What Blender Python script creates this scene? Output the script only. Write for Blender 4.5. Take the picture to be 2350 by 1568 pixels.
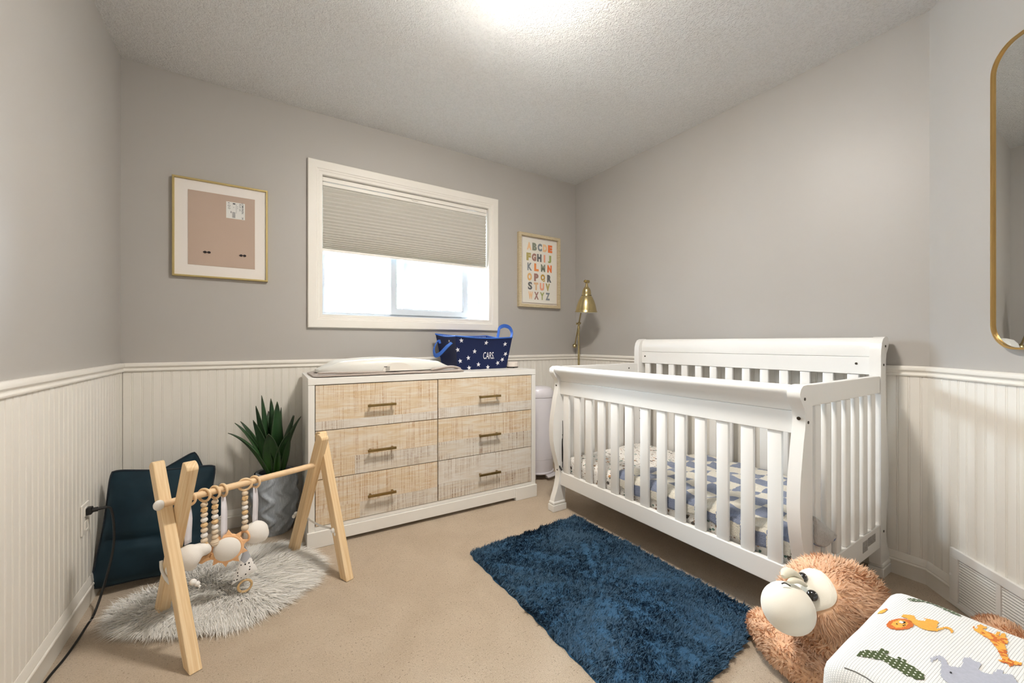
import bpy, bmesh, math, random
import numpy as np
from mathutils import Vector, Matrix, noise
from mathutils.bvhtree import BVHTree

random.seed(7)
RNG = np.random.default_rng(7)
for _o in list(bpy.data.objects):
    bpy.data.objects.remove(_o, do_unlink=True)
SC = bpy.context.scene
COL = SC.collection
PI = math.pi
R = math.radians

# ------------------------------------------------------------------ room dimensions (metres)
XL, XR, YB, YREAR, H = -0.564, 2.413, 2.719, -0.32, 2.44
YC = 0.481                                   # where the right wall turns into the diagonal wall
XD = XR - (YC - YREAR)                       # diagonal wall meets the rear wall

# ------------------------------------------------------------------ camera
cam = bpy.data.cameras.new('camera')
cam.sensor_fit = 'HORIZONTAL'
cam.sensor_width = 36.0
cam.lens = 920.36 / 2350 * 36
cam.shift_y = 2.5 / 2350
cam.clip_start = 0.02
cam_o = bpy.data.objects.new('camera', cam)
cam_o.location = (0, 0, 1.028)
cam_o.rotation_euler = (R(90), 0, -R(32.579))
COL.objects.link(cam_o)
SC.camera = cam_o

# ------------------------------------------------------------------ world (overcast sky), exposure
SKY = 38.0
world = bpy.data.worlds.new('overcast_sky')
SC.world = world
world.use_nodes = True
_bg = world.node_tree.nodes['Background']
_bg.inputs[0].default_value = (0.74, 0.87, 1.0, 1)
_bg.inputs[1].default_value = SKY
SC.view_settings.view_transform = 'Standard'
SC.view_settings.look = 'None'
SC.view_settings.exposure = 0.56
SC.view_settings.gamma = 1.0
SC.view_settings.use_curve_mapping = False
LAMP = 125.0                                  # radiance of the ceiling light's diffuser
LAMP_COL = (1.0, 0.935, 0.85)

# sun along the gap between the houses: it never enters the room, it lights the unseen ground, made pale to bounce light
_sl = bpy.data.lights.new('sun', 'SUN')
_sl.energy = 1150.0
_sl.color = (0.88, 0.94, 1.0)
_sl.angle = R(0.6)
_so = bpy.data.objects.new('sun', _sl)
_so.rotation_euler = Vector((0.62, 0.14, -0.77)).to_track_quat('-Z', 'Y').to_euler()
COL.objects.link(_so)

# window portal: only guides sampling of the sky through the window
_pl = bpy.data.lights.new('window_portal', 'AREA')
_pl.shape = 'RECTANGLE'; _pl.size = 1.18; _pl.size_y = 0.42
_pl.cycles.is_portal = True
_po = bpy.data.objects.new('window_portal', _pl)
_po.location = (0.93, 2.875, 1.41)
_po.rotation_euler = (R(-90), 0, 0)
COL.objects.link(_po)

# ================================================================== helpers
def S(r, g, b):
    f = lambda c: (c / 255 / 12.92) if c <= 10 else ((c / 255 + 0.055) / 1.055) ** 2.4
    return (f(r), f(g), f(b), 1.0)

class NT:
    def __init__(self, name):
        self.m = bpy.data.materials.new(name)
        self.m.use_nodes = True
        self.t = self.m.node_tree
        self.b = self.t.nodes['Principled BSDF']
        self.out = self.t.nodes['Material Output']
    def n(self, typ, **kw):
        nd = self.t.nodes.new(typ)
        for k, v in kw.items():
            if k.startswith('i_'):
                key = k[2:]
                key = int(key) if key.isdigit() else key.replace('_', ' ')
                nd.inputs[key].default_value = v
            else:
                setattr(nd, k, v)
        return nd
    def l(self, a, ai, b, bi):
        self.t.links.new(a.outputs[ai], b.inputs[bi])
    def coords(self, scale=(1, 1, 1), rand=True, kind='Object'):
        tc = self.n('ShaderNodeTexCoord')
        mp = self.n('ShaderNodeMapping')
        mp.inputs['Scale'].default_value = scale
        self.l(tc, kind, mp, 'Vector')
        if rand:
            oi = self.n('ShaderNodeObjectInfo')
            mu = self.n('ShaderNodeMath', operation='MULTIPLY', i_1=37.0)
            self.l(oi, 'Random', mu, 0)
            cx = self.n('ShaderNodeCombineXYZ')
            for i in range(3):
                self.l(mu, 0, cx, i)
            self.l(cx, 0, mp, 'Location')
        return mp
    def noise(self, vec, scale, detail=4, rough=0.55, dist=0.0):
        nz = self.n('ShaderNodeTexNoise')
        nz.inputs['Scale'].default_value = scale
        nz.inputs['Detail'].default_value = detail
        nz.inputs['Roughness'].default_value = rough
        nz.inputs['Distortion'].default_value = dist
        self.l(vec, 0, nz, 'Vector')
        return nz
    def ramp(self, src, si, stops, interp='LINEAR'):
        rp = self.n('ShaderNodeValToRGB')
        cr = rp.color_ramp
        cr.interpolation = interp
        while len(cr.elements) < len(stops):
            cr.elements.new(0.5)
        for e, (p, c) in zip(cr.elements, stops):
            e.position = p
            e.color = c if len(c) == 4 else (*c, 1)
        self.l(src, si, rp, 0)
        return rp
    def mix(self, fac, a, b, fi=0, ai=0, bi=0, mode='MIX'):
        mx = self.n('ShaderNodeMix', data_type='RGBA', blend_type=mode)
        if isinstance(fac, (int, float)): mx.inputs[0].default_value = fac
        else: self.l(fac, fi, mx, 0)
        if isinstance(a, tuple): mx.inputs[6].default_value = a
        else: self.l(a, ai, mx, 6)
        if isinstance(b, tuple): mx.inputs[7].default_value = b
        else: self.l(b, bi, mx, 7)
        return mx
    def bump(self, src, si, strength, dist):
        bp = self.n('ShaderNodeBump')
        bp.inputs['Strength'].default_value = strength
        bp.inputs['Distance'].default_value = dist
        self.l(src, si, bp, 'Height')
        self.l(bp, 0, self.b, 'Normal')
        return bp
    def base(self, src, si=0):
        if isinstance(src, tuple): self.b.inputs['Base Color'].default_value = src
        else: self.l(src, si, self.b, 'Base Color')
    def set(self, rough=None, metal=None, spec=None, sheen=None, coat=None):
        if rough is not None: self.b.inputs['Roughness'].default_value = rough
        if metal is not None: self.b.inputs['Metallic'].default_value = metal
        if spec is not None: self.b.inputs['Specular IOR Level'].default_value = spec
        if sheen is not None:
            self.b.inputs['Sheen Weight'].default_value = sheen
            self.b.inputs['Sheen Roughness'].default_value = 0.4
        if coat is not None: self.b.inputs['Coat Weight'].default_value = coat
        return self.m

MATS = {}
def plain(name, col, rough=0.5, metal=0.0, spec=0.5, vary=0.05, vs=6.0, bump=0.0, bs=60.0, bd=0.002, sheen=None, coat=None):
    """paint / plastic / metal / cloth: a colour with a faint procedural variation and fine relief"""
    if name in MATS: return MATS[name]
    t = NT(name)
    mp = t.coords()
    nz = t.noise(mp, vs, 3)
    lo = tuple(c * (1 - vary) for c in col[:3]) + (1,)
    hi = tuple(min(1, c * (1 + vary)) for c in col[:3]) + (1,)
    t.base(t.ramp(nz, 0, [(0.3, lo), (0.7, hi)]))
    if bump:
        t.bump(t.noise(mp, bs, 5), 0, bump, bd)
    MATS[name] = t.set(rough, metal, spec, sheen, coat)
    return MATS[name]

def wm(o):
    m = o.matrix_basis.copy()
    while o.parent:
        o = o.parent
        m = o.matrix_basis @ m
    return m

def tag(o, label=None, cat=None, group=None, kind=None):
    if label: o['label'] = label
    if cat: o['category'] = cat
    if group: o['group'] = group
    if kind: o['kind'] = kind
    return o

def thing(name, label, cat, loc=(0, 0, 0), rotz=0.0, group=None):
    o = bpy.data.objects.new(name, None)
    o.empty_display_size = 0.05
    o.location = loc
    o.rotation_euler = (0, 0, rotz)
    COL.objects.link(o)
    return tag(o, label, cat, group)

def mesh_from(name, V, F, smooth=False, angle=35):
    me = bpy.data.meshes.new(name)
    me.from_pydata([tuple(v) for v in V], [], [tuple(f) for f in F])
    me.validate()
    me.update()
    if smooth:
        me.polygons.foreach_set('use_smooth', [True] * len(me.polygons))
        if angle < 180:
            me.set_sharp_from_angle(angle=R(angle))
    return me

def mk(name, VF, mat, parent=None, smooth=False, world=True, angle=35, label=None, cat=None, group=None, kind=None):
    V = np.array(VF[0], dtype=float)
    if parent is not None and world:
        m = np.array(wm(parent).inverted())
        V = V @ m[:3, :3].T + m[:3, 3]
    lo, hi = V.min(0), V.max(0)
    c = (lo + hi) / 2
    if parent is None:
        c[2] = lo[2]
    me = mesh_from(name, V - c, VF[1], smooth, angle)
    if mat is not None:
        me.materials.append(mat)
    o = bpy.data.objects.new(name, me)
    o.location = c
    COL.objects.link(o)
    if parent is not None:
        o.parent = parent
    return tag(o, label, cat, group, kind)

def dup_part(src, parent, M):
    """another part sharing src's mesh, at world matrix M"""
    c = src.copy()
    COL.objects.link(c)
    c.parent = parent
    c.matrix_parent_inverse = Matrix.Identity(4)
    c.matrix_basis = wm(parent).inverted() @ M
    return c

def cat_(*items):
    V, F, k = [], [], 0
    for v, f in items:
        V.extend([tuple(p) for p in v])
        F.extend([tuple(i + k for i in q) for q in f])
        k += len(v)
    return V, F

def from_bm(bm):
    bm.verts.index_update()
    V = [tuple(v.co) for v in bm.verts]
    F = [tuple(v.index for v in f.verts) for f in bm.faces]
    bm.free()
    return V, F

def box(x0, x1, y0, y1, z0, z1, b=0.0, seg=2):
    bm = bmesh.new()
    bmesh.ops.create_cube(bm, size=1.0)
    for v in bm.verts:
        v.co = Vector((x0 if v.co.x < 0 else x1, y0 if v.co.y < 0 else y1, z0 if v.co.z < 0 else z1))
    if b > 0:
        bmesh.ops.bevel(bm, geom=list(bm.edges), offset=b, segments=seg, profile=0.5, affect='EDGES')
    return from_bm(bm)

def prism(poly, a0, a1, f):
    """poly of 2-D points, extruded from a0 to a1; f(u, v, a) gives the 3-D point"""
    n = len(poly)
    V = [f(u, v, a0) for u, v in poly] + [f(u, v, a1) for u, v in poly]
    F = [(i, (i + 1) % n, n + (i + 1) % n, n + i) for i in range(n)]
    F += [tuple(range(n))[::-1], tuple(range(n, 2 * n))]
    return V, F

def lathe(prof, n=32, c=(0, 0, 0), cap=True):
    V, F = [], []
    m = len(prof)
    for r, z in prof:
        for k in range(n):
            a = 2 * PI * k / n
            V.append((c[0] + r * math.cos(a), c[1] + r * math.sin(a), c[2] + z))
    for j in range(m - 1):
        for k in range(n):
            F.append((j * n + k, j * n + (k + 1) % n, (j + 1) * n + (k + 1) % n, (j + 1) * n + k))
    if cap:
        F.append(tuple(range(n))[::-1])
        F.append(tuple(range((m - 1) * n, m * n)))
    return V, F

def spline(pts, per=8, closed=False):
    P = [np.array(p, float) for p in pts]
    out = []
    n = len(P)
    rng = range(n if closed else n - 1)
    for i in rng:
        p0 = P[(i - 1) % n] if (closed or i > 0) else 2 * P[0] - P[1]
        p1, p2 = P[i], P[(i + 1) % n]
        p3 = P[(i + 2) % n] if (closed or i + 2 < n) else 2 * P[-1] - P[-2]
        for k in range(per):
            t = k / per
            out.append(0.5 * ((2 * p1) + (p2 - p0) * t + (2 * p0 - 5 * p1 + 4 * p2 - p3) * t * t + (3 * p1 - p0 - 3 * p2 + p3) * t ** 3))
    if not closed:
        out.append(P[-1])
    return out

def tube(path, rad, n=10, closed=False, flat=1.0):
    """round (or flattened) tube along a path"""
    P = [Vector(p) for p in path]
    m = len(P)
    rads = rad if isinstance(rad, (list, tuple, np.ndarray)) else [rad] * m
    V, F = [], []
    up = None
    for i in range(m):
        if closed: d = P[(i + 1) % m] - P[i - 1]
        else: d = P[min(i + 1, m - 1)] - P[max(i - 1, 0)]
        d.normalize()
        if up is None:
            up = Vector((0, 0, 1)) if abs(d.z) < 0.9 else Vector((1, 0, 0))
        s = d.cross(up).normalized()
        up = s.cross(d).normalized()
        for k in range(n):
            a = 2 * PI * k / n
            V.append(tuple(P[i] + s * (math.cos(a) * rads[i]) + up * (math.sin(a) * rads[i] * flat)))
    for i in range(m if closed else m - 1):
        for k in range(n):
            j = (i + 1) % m
            F.append((i * n + k, i * n + (k + 1) % n, j * n + (k + 1) % n, j * n + k))
    if not closed:
        F.append(tuple(range(n))[::-1])
        F.append(tuple(range((m - 1) * n, m * n)))
    return V, F

def rod(a, b, r, n=16):
    return tube([a, b], r, n)

def ellipsoid(c, rad, nu=24, nv=16, M=None):
    V, F = [], []
    for j in range(nv + 1):
        ph = PI * j / nv
        for k in range(nu):
            a = 2 * PI * k / nu
            p = Vector((rad[0] * math.sin(ph) * math.cos(a), rad[1] * math.sin(ph) * math.sin(a), rad[2] * math.cos(ph)))
            if M is not None: p = M @ p
            V.append(tuple(p + Vector(c)))
    for j in range(nv):
        for k in range(nu):
            F.append((j * nu + k, (j + 1) * nu + k, (j + 1) * nu + (k + 1) % nu, j * nu + (k + 1) % nu))
    return V, F

def torus(c, Rm, r, M=None, nu=28, nv=10):
    pts = []
    V, F = [], []
    for i in range(nu):
        a = 2 * PI * i / nu
        for k in range(nv):
            b = 2 * PI * k / nv
            p = Vector(((Rm + r * math.cos(b)) * math.cos(a), (Rm + r * math.cos(b)) * math.sin(a), r * math.sin(b)))
            if M is not None: p = M @ p
            V.append(tuple(p + Vector(c)))
    for i in range(nu):
        for k in range(nv):
            F.append((i * nv + k, ((i + 1) % nu) * nv + k, ((i + 1) % nu) * nv + (k + 1) % nv, i * nv + (k + 1) % nv))
    return V, F

def grid(nu, nv, f, cu=False, cv=False):
    V = [tuple(f(i / (nu if cu else nu - 1), j / (nv if cv else nv - 1))) for i in range(nu) for j in range(nv)]
    F = []
    for i in range(nu if cu else nu - 1):
        for j in range(nv if cv else nv - 1):
            a, b = (i + 1) % nu, (j + 1) % nv
            F.append((i * nv + j, a * nv + j, a * nv + b, i * nv + b))
    return V, F

def mitre(x0, x1, z0, z1, prof, y, sgn=-1):
    """four mitred sides of a rectangular frame in an XZ plane; prof = [(inset, depth)] depth towards the room"""
    out = []
    c = [(x0, z0, 1, 1), (x1, z0, -1, 1), (x1, z1, -1, -1), (x0, z1, 1, -1)]
    n = len(prof)
    for i in range(4):
        A, B = c[i], c[(i + 1) % 4]
        V = []
        for (px, pz, sx, sz) in (A, B):
            for w, d in prof:
                V.append((px + sx * w, y + sgn * d, pz + sz * w))
        F = [(k, (k + 1) % n, n + (k + 1) % n, n + k) for k in range(n)]
        F += [tuple(range(n))[::-1], tuple(range(n, 2 * n))]
        out.append((V, F))
    return out      # bottom, right, top, left

def fast_mesh(name, V, T, mat, parent, kind=None, tone=None, loc=None):
    """large triangle mesh from numpy arrays (world coordinates)"""
    V = np.asarray(V, dtype=np.float64)
    if parent is not None:
        m = np.array(wm(parent).inverted())
        V = V @ m[:3, :3].T + m[:3, 3]
    c = (V.min(0) + V.max(0)) / 2
    V = V - c
    me = bpy.data.meshes.new(name)
    me.vertices.add(len(V))
    me.vertices.foreach_set('co', V.astype(np.float32).ravel())
    T = np.asarray(T, dtype=np.int32)
    me.loops.add(T.size)
    me.loops.foreach_set('vertex_index', T.ravel())
    me.polygons.add(len(T))
    me.polygons.foreach_set('loop_start', np.arange(0, T.size, 3, dtype=np.int32))
    me.update(calc_edges=True)
    if tone is not None:
        at = me.attributes.new('tone', 'FLOAT', 'POINT')
        at.data.foreach_set('value', tone.astype(np.float32))
    me.materials.append(mat)
    o = bpy.data.objects.new(name, me)
    o.location = c
    COL.objects.link(o)
    if parent is not None: o.parent = parent
    return tag(o, kind=kind)

def strands(name, P, D, L, W, mat, parent, bend=None, levels=3, tone=None, nrm=None, up_n=.6):
    """pile / fur: tapered curved blades. P roots, D unit directions, L lengths, W root widths"""
    n = len(P)
    L = np.broadcast_to(L, (n,))[:, None]
    W = np.broadcast_to(W, (n,))[:, None]
    if bend is None: bend = RNG.normal(0, 0.35, (n, 3))
    N = np.broadcast_to(np.array([0, 0, 1.0]) if nrm is None else nrm, (n, 3))
    rv = RNG.normal(0, .45, (n, 3)) + N
    side = np.cross(D, rv)
    side /= np.linalg.norm(side, axis=1, keepdims=True) + 1e-9
    flip = (np.cross(side, D) * N).sum(1) < 0
    side[flip] *= -1
    vs = []
    for k in range(levels):
        t = k / levels
        c = P + D * L * t + bend * L * t * t
        w = W * (1 - t ** 1.6) * 0.5
        vs += [c - side * w, c + side * w]
    vs.append(P + D * L + bend * L)
    m = len(vs)
    V = np.stack(vs, 1).reshape(-1, 3)
    tri = []
    for k in range(levels - 1):
        a = 2 * k
        tri += [(a, a + 1, a + 3), (a, a + 3, a + 2)]
    a = 2 * (levels - 1)
    tri.append((a, a + 1, a + 2))
    tri = np.array(tri)
    T = (tri[None] + (np.arange(n) * m)[:, None, None]).reshape(-1, 3)
    tn = RNG.random(n) if tone is None else tone
    SN = N * up_n + np.cross(side, D) * (1 - up_n) + RNG.normal(0, .10, (n, 3))
    SN /= np.linalg.norm(SN, axis=1, keepdims=True)
    o = fast_mesh(name, V, T, mat, parent, kind='stuff', tone=np.repeat(tn, m))
    o.data.polygons.foreach_set('use_smooth', np.ones(len(o.data.polygons), dtype=bool))
    o.data.normals_split_custom_set_from_vertices(np.repeat(SN, m, axis=0).astype(np.float32))
    return o

def fur_mat(name, dark, mid, light, rough=0.8, sheen=0.3, trans=0.0):
    if name in MATS: return MATS[name]
    t = NT(name)
    at = t.n('ShaderNodeAttribute', attribute_name='tone')
    rp = t.ramp(at, 'Fac', [(0.0, dark), (0.5, mid), (1.0, light)])
    df = t.n('ShaderNodeBsdfDiffuse'); t.l(rp, 0, df, 0)
    tl = t.n('ShaderNodeBsdfTranslucent'); t.l(rp, 0, tl, 0)
    mx = t.n('ShaderNodeMixShader'); mx.inputs[0].default_value = trans
    t.l(df, 0, mx, 1); t.l(tl, 0, mx, 2); t.l(mx, 0, t.out, 0)
    MATS[name] = t.m
    return MATS[name]

def text_vf(s, size, offset=0.0, align='CENTER'):
    cu = bpy.data.curves.new('t', 'FONT')
    cu.body = s
    cu.size = size
    cu.offset = offset
    cu.align_x = align
    cu.align_y = 'CENTER'
    cu.resolution_u = 4
    o = bpy.data.objects.new('t', cu)
    COL.objects.link(o)
    dg = bpy.context.evaluated_depsgraph_get()
    me = bpy.data.meshes.new_from_object(o.evaluated_get(dg))
    V = [tuple(v.co) for v in me.vertices]
    F = [tuple(p.vertices) for p in me.polygons]
    bpy.data.objects.remove(o, do_unlink=True)
    bpy.data.curves.remove(cu)
    bpy.data.meshes.remove(me)
    return V, F

def baked(items, voxel=0.01, smooth_it=8):
    """several overlapping closed shapes fused into one continuous surface"""
    V, F = cat_(*items)
    me = mesh_from('tmp', V, F)
    o = bpy.data.objects.new('tmp', me)
    COL.objects.link(o)
    md = o.modifiers.new('r', 'REMESH'); md.mode = 'VOXEL'; md.voxel_size = voxel
    ms = o.modifiers.new('s', 'SMOOTH'); ms.factor = 0.5; ms.iterations = smooth_it
    dg = bpy.context.evaluated_depsgraph_get()
    m2 = bpy.data.meshes.new_from_object(o.evaluated_get(dg))
    VV = [tuple(v.co) for v in m2.vertices]
    FF = [tuple(p.vertices) for p in m2.polygons]
    bpy.data.objects.remove(o, do_unlink=True)
    bpy.data.meshes.remove(me); bpy.data.meshes.remove(m2)
    return VV, FF

def sample_surface(VF, n):
    V = np.array(VF[0]); T = []
    for f in VF[1]:
        for k in range(1, len(f) - 1): T.append((f[0], f[k], f[k + 1]))
    T = np.array(T)
    A, B, C = V[T[:, 0]], V[T[:, 1]], V[T[:, 2]]
    N = np.cross(B - A, C - A)
    ar = np.linalg.norm(N, axis=1)
    ix = RNG.choice(len(T), n, p=ar / ar.sum())
    u, v = RNG.random(n), RNG.random(n)
    s = u + v > 1
    u[s], v[s] = 1 - u[s], 1 - v[s]
    P = A[ix] + (B[ix] - A[ix]) * u[:, None] + (C[ix] - A[ix]) * v[:, None]
    return P, N[ix] / (ar[ix][:, None] + 1e-12)

def vnoise(x, y, z=0.0, s=1.0):
    return noise.noise(Vector((x * s, y * s, z * s)))

def xf(VF, M):
    return [tuple(M @ Vector(v)) for v in VF[0]], VF[1]

# ================================================================== materials of the setting
def m_wall():
    t = NT('greige_wall_paint')
    mp = t.coords(rand=False)
    nz = t.noise(mp, 1.3, 3)
    t.base(t.ramp(nz, 0, [(0.3, S(180, 176, 171)), (0.7, S(184, 180, 175))]))
    t.bump(t.noise(mp, 220, 4), 0, 0.10, 0.001)
    return t.set(0.42, 0, 0.35)

def m_ceiling():
    t = NT('white_stipple_ceiling')
    mp = t.coords(rand=False)
    v = t.n('ShaderNodeTexVoronoi', feature='SMOOTH_F1')
    v.inputs['Scale'].default_value = 85
    nz0 = t.noise(mp, 40, 3)
    add = t.n('ShaderNodeMixRGB'); add.inputs[0].default_value = 0.06
    t.l(mp, 0, add, 1); t.l(nz0, 1, add, 2); t.l(add, 0, v, 'Vector')
    nz = t.noise(mp, 150, 5, 0.65)
    mm = t.n('ShaderNodeMath', operation='ADD')
    t.l(v, 'Distance', mm, 0); t.l(nz, 0, mm, 1)
    t.base(t.ramp(mm, 0, [(0.5, S(236, 235, 233)), (1.3, S(248, 247, 245))]))
    t.bump(mm, 0, 0.75, 0.012)
    return t.set(0.9, 0, 0.1)

def m_carpet():
    t = NT('beige_cut_pile_carpet')
    mp = t.coords(rand=False)
    v = t.n('ShaderNodeTexVoronoi', feature='F1')
    v.inputs['Scale'].default_value = 210
    t.l(mp, 0, v, 'Vector')
    nz = t.noise(mp, 330, 4, 0.7)
    big = t.noise(mp, 5.5, 3, 0.5, 0.6)
    pit = t.noise(mp, 150, 3, 0.6)
    pits = t.ramp(pit, 0, [(0.28, (0, 0, 0)), (0.40, (1, 1, 1))])
    c1 = t.ramp(nz, 0, [(0.25, S(176, 155, 130)), (0.55, S(206, 188, 165)), (0.85, S(226, 212, 193))])
    c2 = t.mix(0.12, c1, t.ramp(big, 0, [(0.35, S(150, 128, 104)), (0.65, S(226, 210, 190))]))
    c3 = t.mix(pits, S(152, 129, 104), c2, 0, 0, 2)  # pits also coloured darker, as the shade between tufts
    t.base(c3, 2)
    h = t.n('ShaderNodeMath', operation='ADD')
    t.l(nz, 0, h, 0); t.l(pits, 0, h, 1)
    t.bump(h, 0, 0.7, 0.006)
    return t.set(0.95, 0, 0.1, 0.25)

M_WALL, M_CEIL, M_CARPET = m_wall(), m_ceiling(), m_carpet()
M_TRIM = plain('white_trim_paint', S(238, 234, 226), 0.38, spec=0.4, vary=0.015, vs=3)
M_WAINS = plain('white_beadboard_paint', S(238, 234, 226), 0.42, spec=0.35, vary=0.02, vs=4)
M_VINYL = plain('white_window_vinyl', S(206, 213, 222), 0.35, vary=0.01)
M_WHITE = plain('white_crib_lacquer', S(241, 240, 237), 0.30, spec=0.5, vary=0.012, vs=3)
M_BLACK = plain('black_plastic', S(20, 20, 21), 0.4, vary=0.2)
M_DARK = plain('recess_shade', S(34, 27, 22), 0.8, vary=0.1)  # near-black colour that stands in for shade in gaps and holes

def m_pane():
    t = NT('clear_window_glass')
    tr = t.n('ShaderNodeBsdfTransparent'); tr.inputs[0].default_value = (0.95, 0.97, 0.97, 1)
    gl = t.n('ShaderNodeBsdfGlossy'); gl.inputs['Roughness'].default_value = 0.02
    fr = t.n('ShaderNodeFresnel'); fr.inputs[0].default_value = 1.45
    mx = t.n('ShaderNodeMixShader')
    t.l(fr, 0, mx, 0); t.l(tr, 0, mx, 1); t.l(gl, 0, mx, 2)
    t.l(mx, 0, t.out, 0)
    return t.m
M_PANE = m_pane()

# ================================================================== the room
WOX0, WOX1, WOZ0, WOZ1 = 0.345, 1.518, 1.200, 2.064     # window opening
tag(mk('floor', prism([(XL - .1, YREAR - .1), (XD + .15, YREAR - .1), (XR + .1, YC - .02), (XR + .1, YB + .1), (XL - .1, YB + .1)], -0.06, 0.0,
       lambda u, v, a: (u, v, a)), M_CARPET), kind='structure')
tag(mk('ceiling', prism([(XL - .1, YREAR - .1), (XD + .15, YREAR - .1), (XR + .1, YC - .02), (XR + .1, YB + .1), (XL - .1, YB + .1)], H, H + 0.06,
       lambda u, v, a: (u, v, a)), M_CEIL), kind='structure')
wall_back = tag(mk('wall_back', cat_(
    box(XL - .1, WOX0 - .012, YB, YB + .14, 0, H), box(WOX1 + .012, XR + .1, YB, YB + .14, 0, H),
    box(WOX0 - .012, WOX1 + .012, YB, YB + .14, 0, WOZ0 - .012), box(WOX0 - .012, WOX1 + .012, YB, YB + .14, WOZ1 + .012, H)), M_WALL), kind='structure')
wall_left = tag(mk('wall_left', box(XL - .1, XL, YREAR - .1, YB, 0, H), M_WALL), kind='structure')
wall_right = tag(mk('wall_right', box(XR, XR + .1, YC, YB, 0, H), M_WALL), kind='structure')
wall_diag = tag(mk('wall_diagonal', prism([(XR, YC), (XD, YREAR), (XD + .1, YREAR - .1), (XR + .14, YC - .06), (XR + .1, YC)], 0, H,
                lambda u, v, a: (u, v, a)), M_WALL), kind='structure')
wall_rear = tag(mk('wall_rear', box(XL, XD, YREAR - .1, YREAR, 0, H), M_WALL), kind='structure')

# beadboard planks -------------------------------------------------
PP = 0.0381
def plank_mesh():
    prof = [(0, 0), (0, .0078), (.0006, .0084), (.0285, .0084), (.0296, .0079), (.0306, .0064), (.0312, .0064),
            (.0322, .0077), (.0340, .0083), (.0358, .0077), (.0366, .0064), (.0374, .0064), (.0381, .0074), (.0381, 0)]
    return prism(prof, 0.085, 0.892, lambda u, v, a: (u, -v, a))
def planks(wall, p0, direc, length, rotz):
    d = Vector((direc[0], direc[1], 0)).normalized()
    n = int(length / PP + 0.999)
    for i in range(n):
        p = Vector((p0[0], p0[1], 0)) + d * (i * PP)
        M = Matrix.Translation(p) @ Matrix.Rotation(rotz, 4, 'Z')
        o = bpy.data.objects.new('plank', PLANK if (i + 1) * PP < length + 0.003 else PLANK_N)
        COL.objects.link(o)
        o.parent = wall
        o.matrix_basis = wm(wall).inverted() @ M
_v, _f = plank_mesh()
PLANK = mesh_from('plank', _v, _f); PLANK.materials.append(M_WAINS)
PLANK_N = mesh_from('plank_narrow', [(min(p[0], .03) , p[1], p[2]) for p in _v], _f); PLANK_N.materials.append(M_WAINS)
planks(wall_back, (XL + .009, YB), (1, 0), XR - XL - .018, 0)
planks(wall_left, (XL, 0.05), (0, 1), YB - .05 - .009, R(90))
planks(wall_right, (XR, YB - .009), (0, -1), YB - YC - .012, R(-90))
planks(wall_diag, (XR - .002, YC - .002), (-1, -1), 1.1, R(-135))

# chair rail and baseboard --------------------------------------------
RAIL = [(0, .926), (.013, .926), (.019, .922), (.0215, .915), (.0205, .908), (.0155, .9035), (.0125, .900), (.0125, .896),
        (.0160, .8925), (.0175, .889), (.0165, .885), (.0125, .882), (0, .882)]
BASE = [(0, .101), (.009, .101), (.0115, .096), (.0135, .084), (.0165, .073), (.0150, .068), (.0185, .066), (.0195, .062), (.0180, .058), (.0170, .056), (.0170, 0), (0, 0)]
def wall_strip(name, prof, p0, p1, nrm):
    a, b = Vector((*p0, 0)), Vector((*p1, 0))
    n = Vector((*nrm, 0)).normalized()
    f = lambda u, v, k: tuple((a if k == 0 else b) + n * u + Vector((0, 0, v)))
    return tag(mk(name, prism(prof, 0, 1, f), M_TRIM, smooth=True, angle=28), kind='structure')
runs = [('left', (XL, YREAR), (XL, YB), (1, 0)), ('back', (XL, YB), (XR, YB), (0, -1)),
        ('right', (XR, YB), (XR, YC), (-1, 0)), ('diagonal', (XR, YC), (XD, YREAR), (-1, 1)), ('rear', (XD, YREAR), (XL, YREAR), (0, 1))]
for i, (nm, a, b, n) in enumerate(runs):
    wall_strip('trim_%d' % (i + 1), RAIL, a, b, n)
    if nm == 'diagonal':
        wall_strip('baseboard_diagonal', BASE, a, (2.322, .39), n)
    else:
        wall_strip('baseboard_' + nm, BASE, a, b, n)

# window -----------------------------------------------------------
win = thing('window_1', None, None, (0.93, YB, WOZ0))
win['kind'] = 'structure'
CAS = [(0, 0), (0, .019), (.004, .023), (.048, .023), (.052, .018), (.060, .018), (.064, .014), (.0815, .014), (.0815, 0)]
for VF in mitre(.264, 1.598, 1.120, 2.146, CAS, YB): mk('casing', VF, M_TRIM, win)
for VF in mitre(WOX0 - .012, WOX1 + .012, WOZ0 - .012, WOZ1 + .012, [(0, -.139), (0, .0), (.012, .0), (.012, -.139)], YB): mk('jamb', VF, M_TRIM, win)
FY = YB + .075
for VF in mitre(WOX0, WOX1, WOZ0, WOZ1, [(0, -.06), (0, 0), (.012, 0), (.016, -.012), (.026, -.012), (.026, -.06)], FY): mk('window_frame', VF, M_VINYL, win)
sash = [(0, -.024), (0, -.002), (.003, 0), (.036, 0), (.040, -.004), (.046, -.008), (.046, -.024)]
for VF in mitre(.788, 1.380, 1.222, 2.05, sash, FY - .004): mk('sliding_sash', VF, M_VINYL, win)
mk('sash_stile', box(.886, .948, FY + .030, FY + .058, 1.222, 2.045, .004), M_VINYL, win)
mk('sash_stile', box(1.470, 1.492, FY + .030, FY + .058, 1.222, 2.045, .004), M_VINYL, win)
mk('pane', box(.83, 1.338, FY + .010, FY + .014, 1.26, 2.01), M_PANE, win, label='clear glass pane of sliding sash')
mk('pane', box(.368, .89, FY + .042, FY + .046, 1.222, 2.045), M_PANE, win, label='clear fixed glass pane')
mk('sash_latch', torus((1.452, FY + .03, 1.315), .011, .0022, Matrix.Rotation(R(90), 3, 'X')), M_VINYL, win, True)

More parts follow.
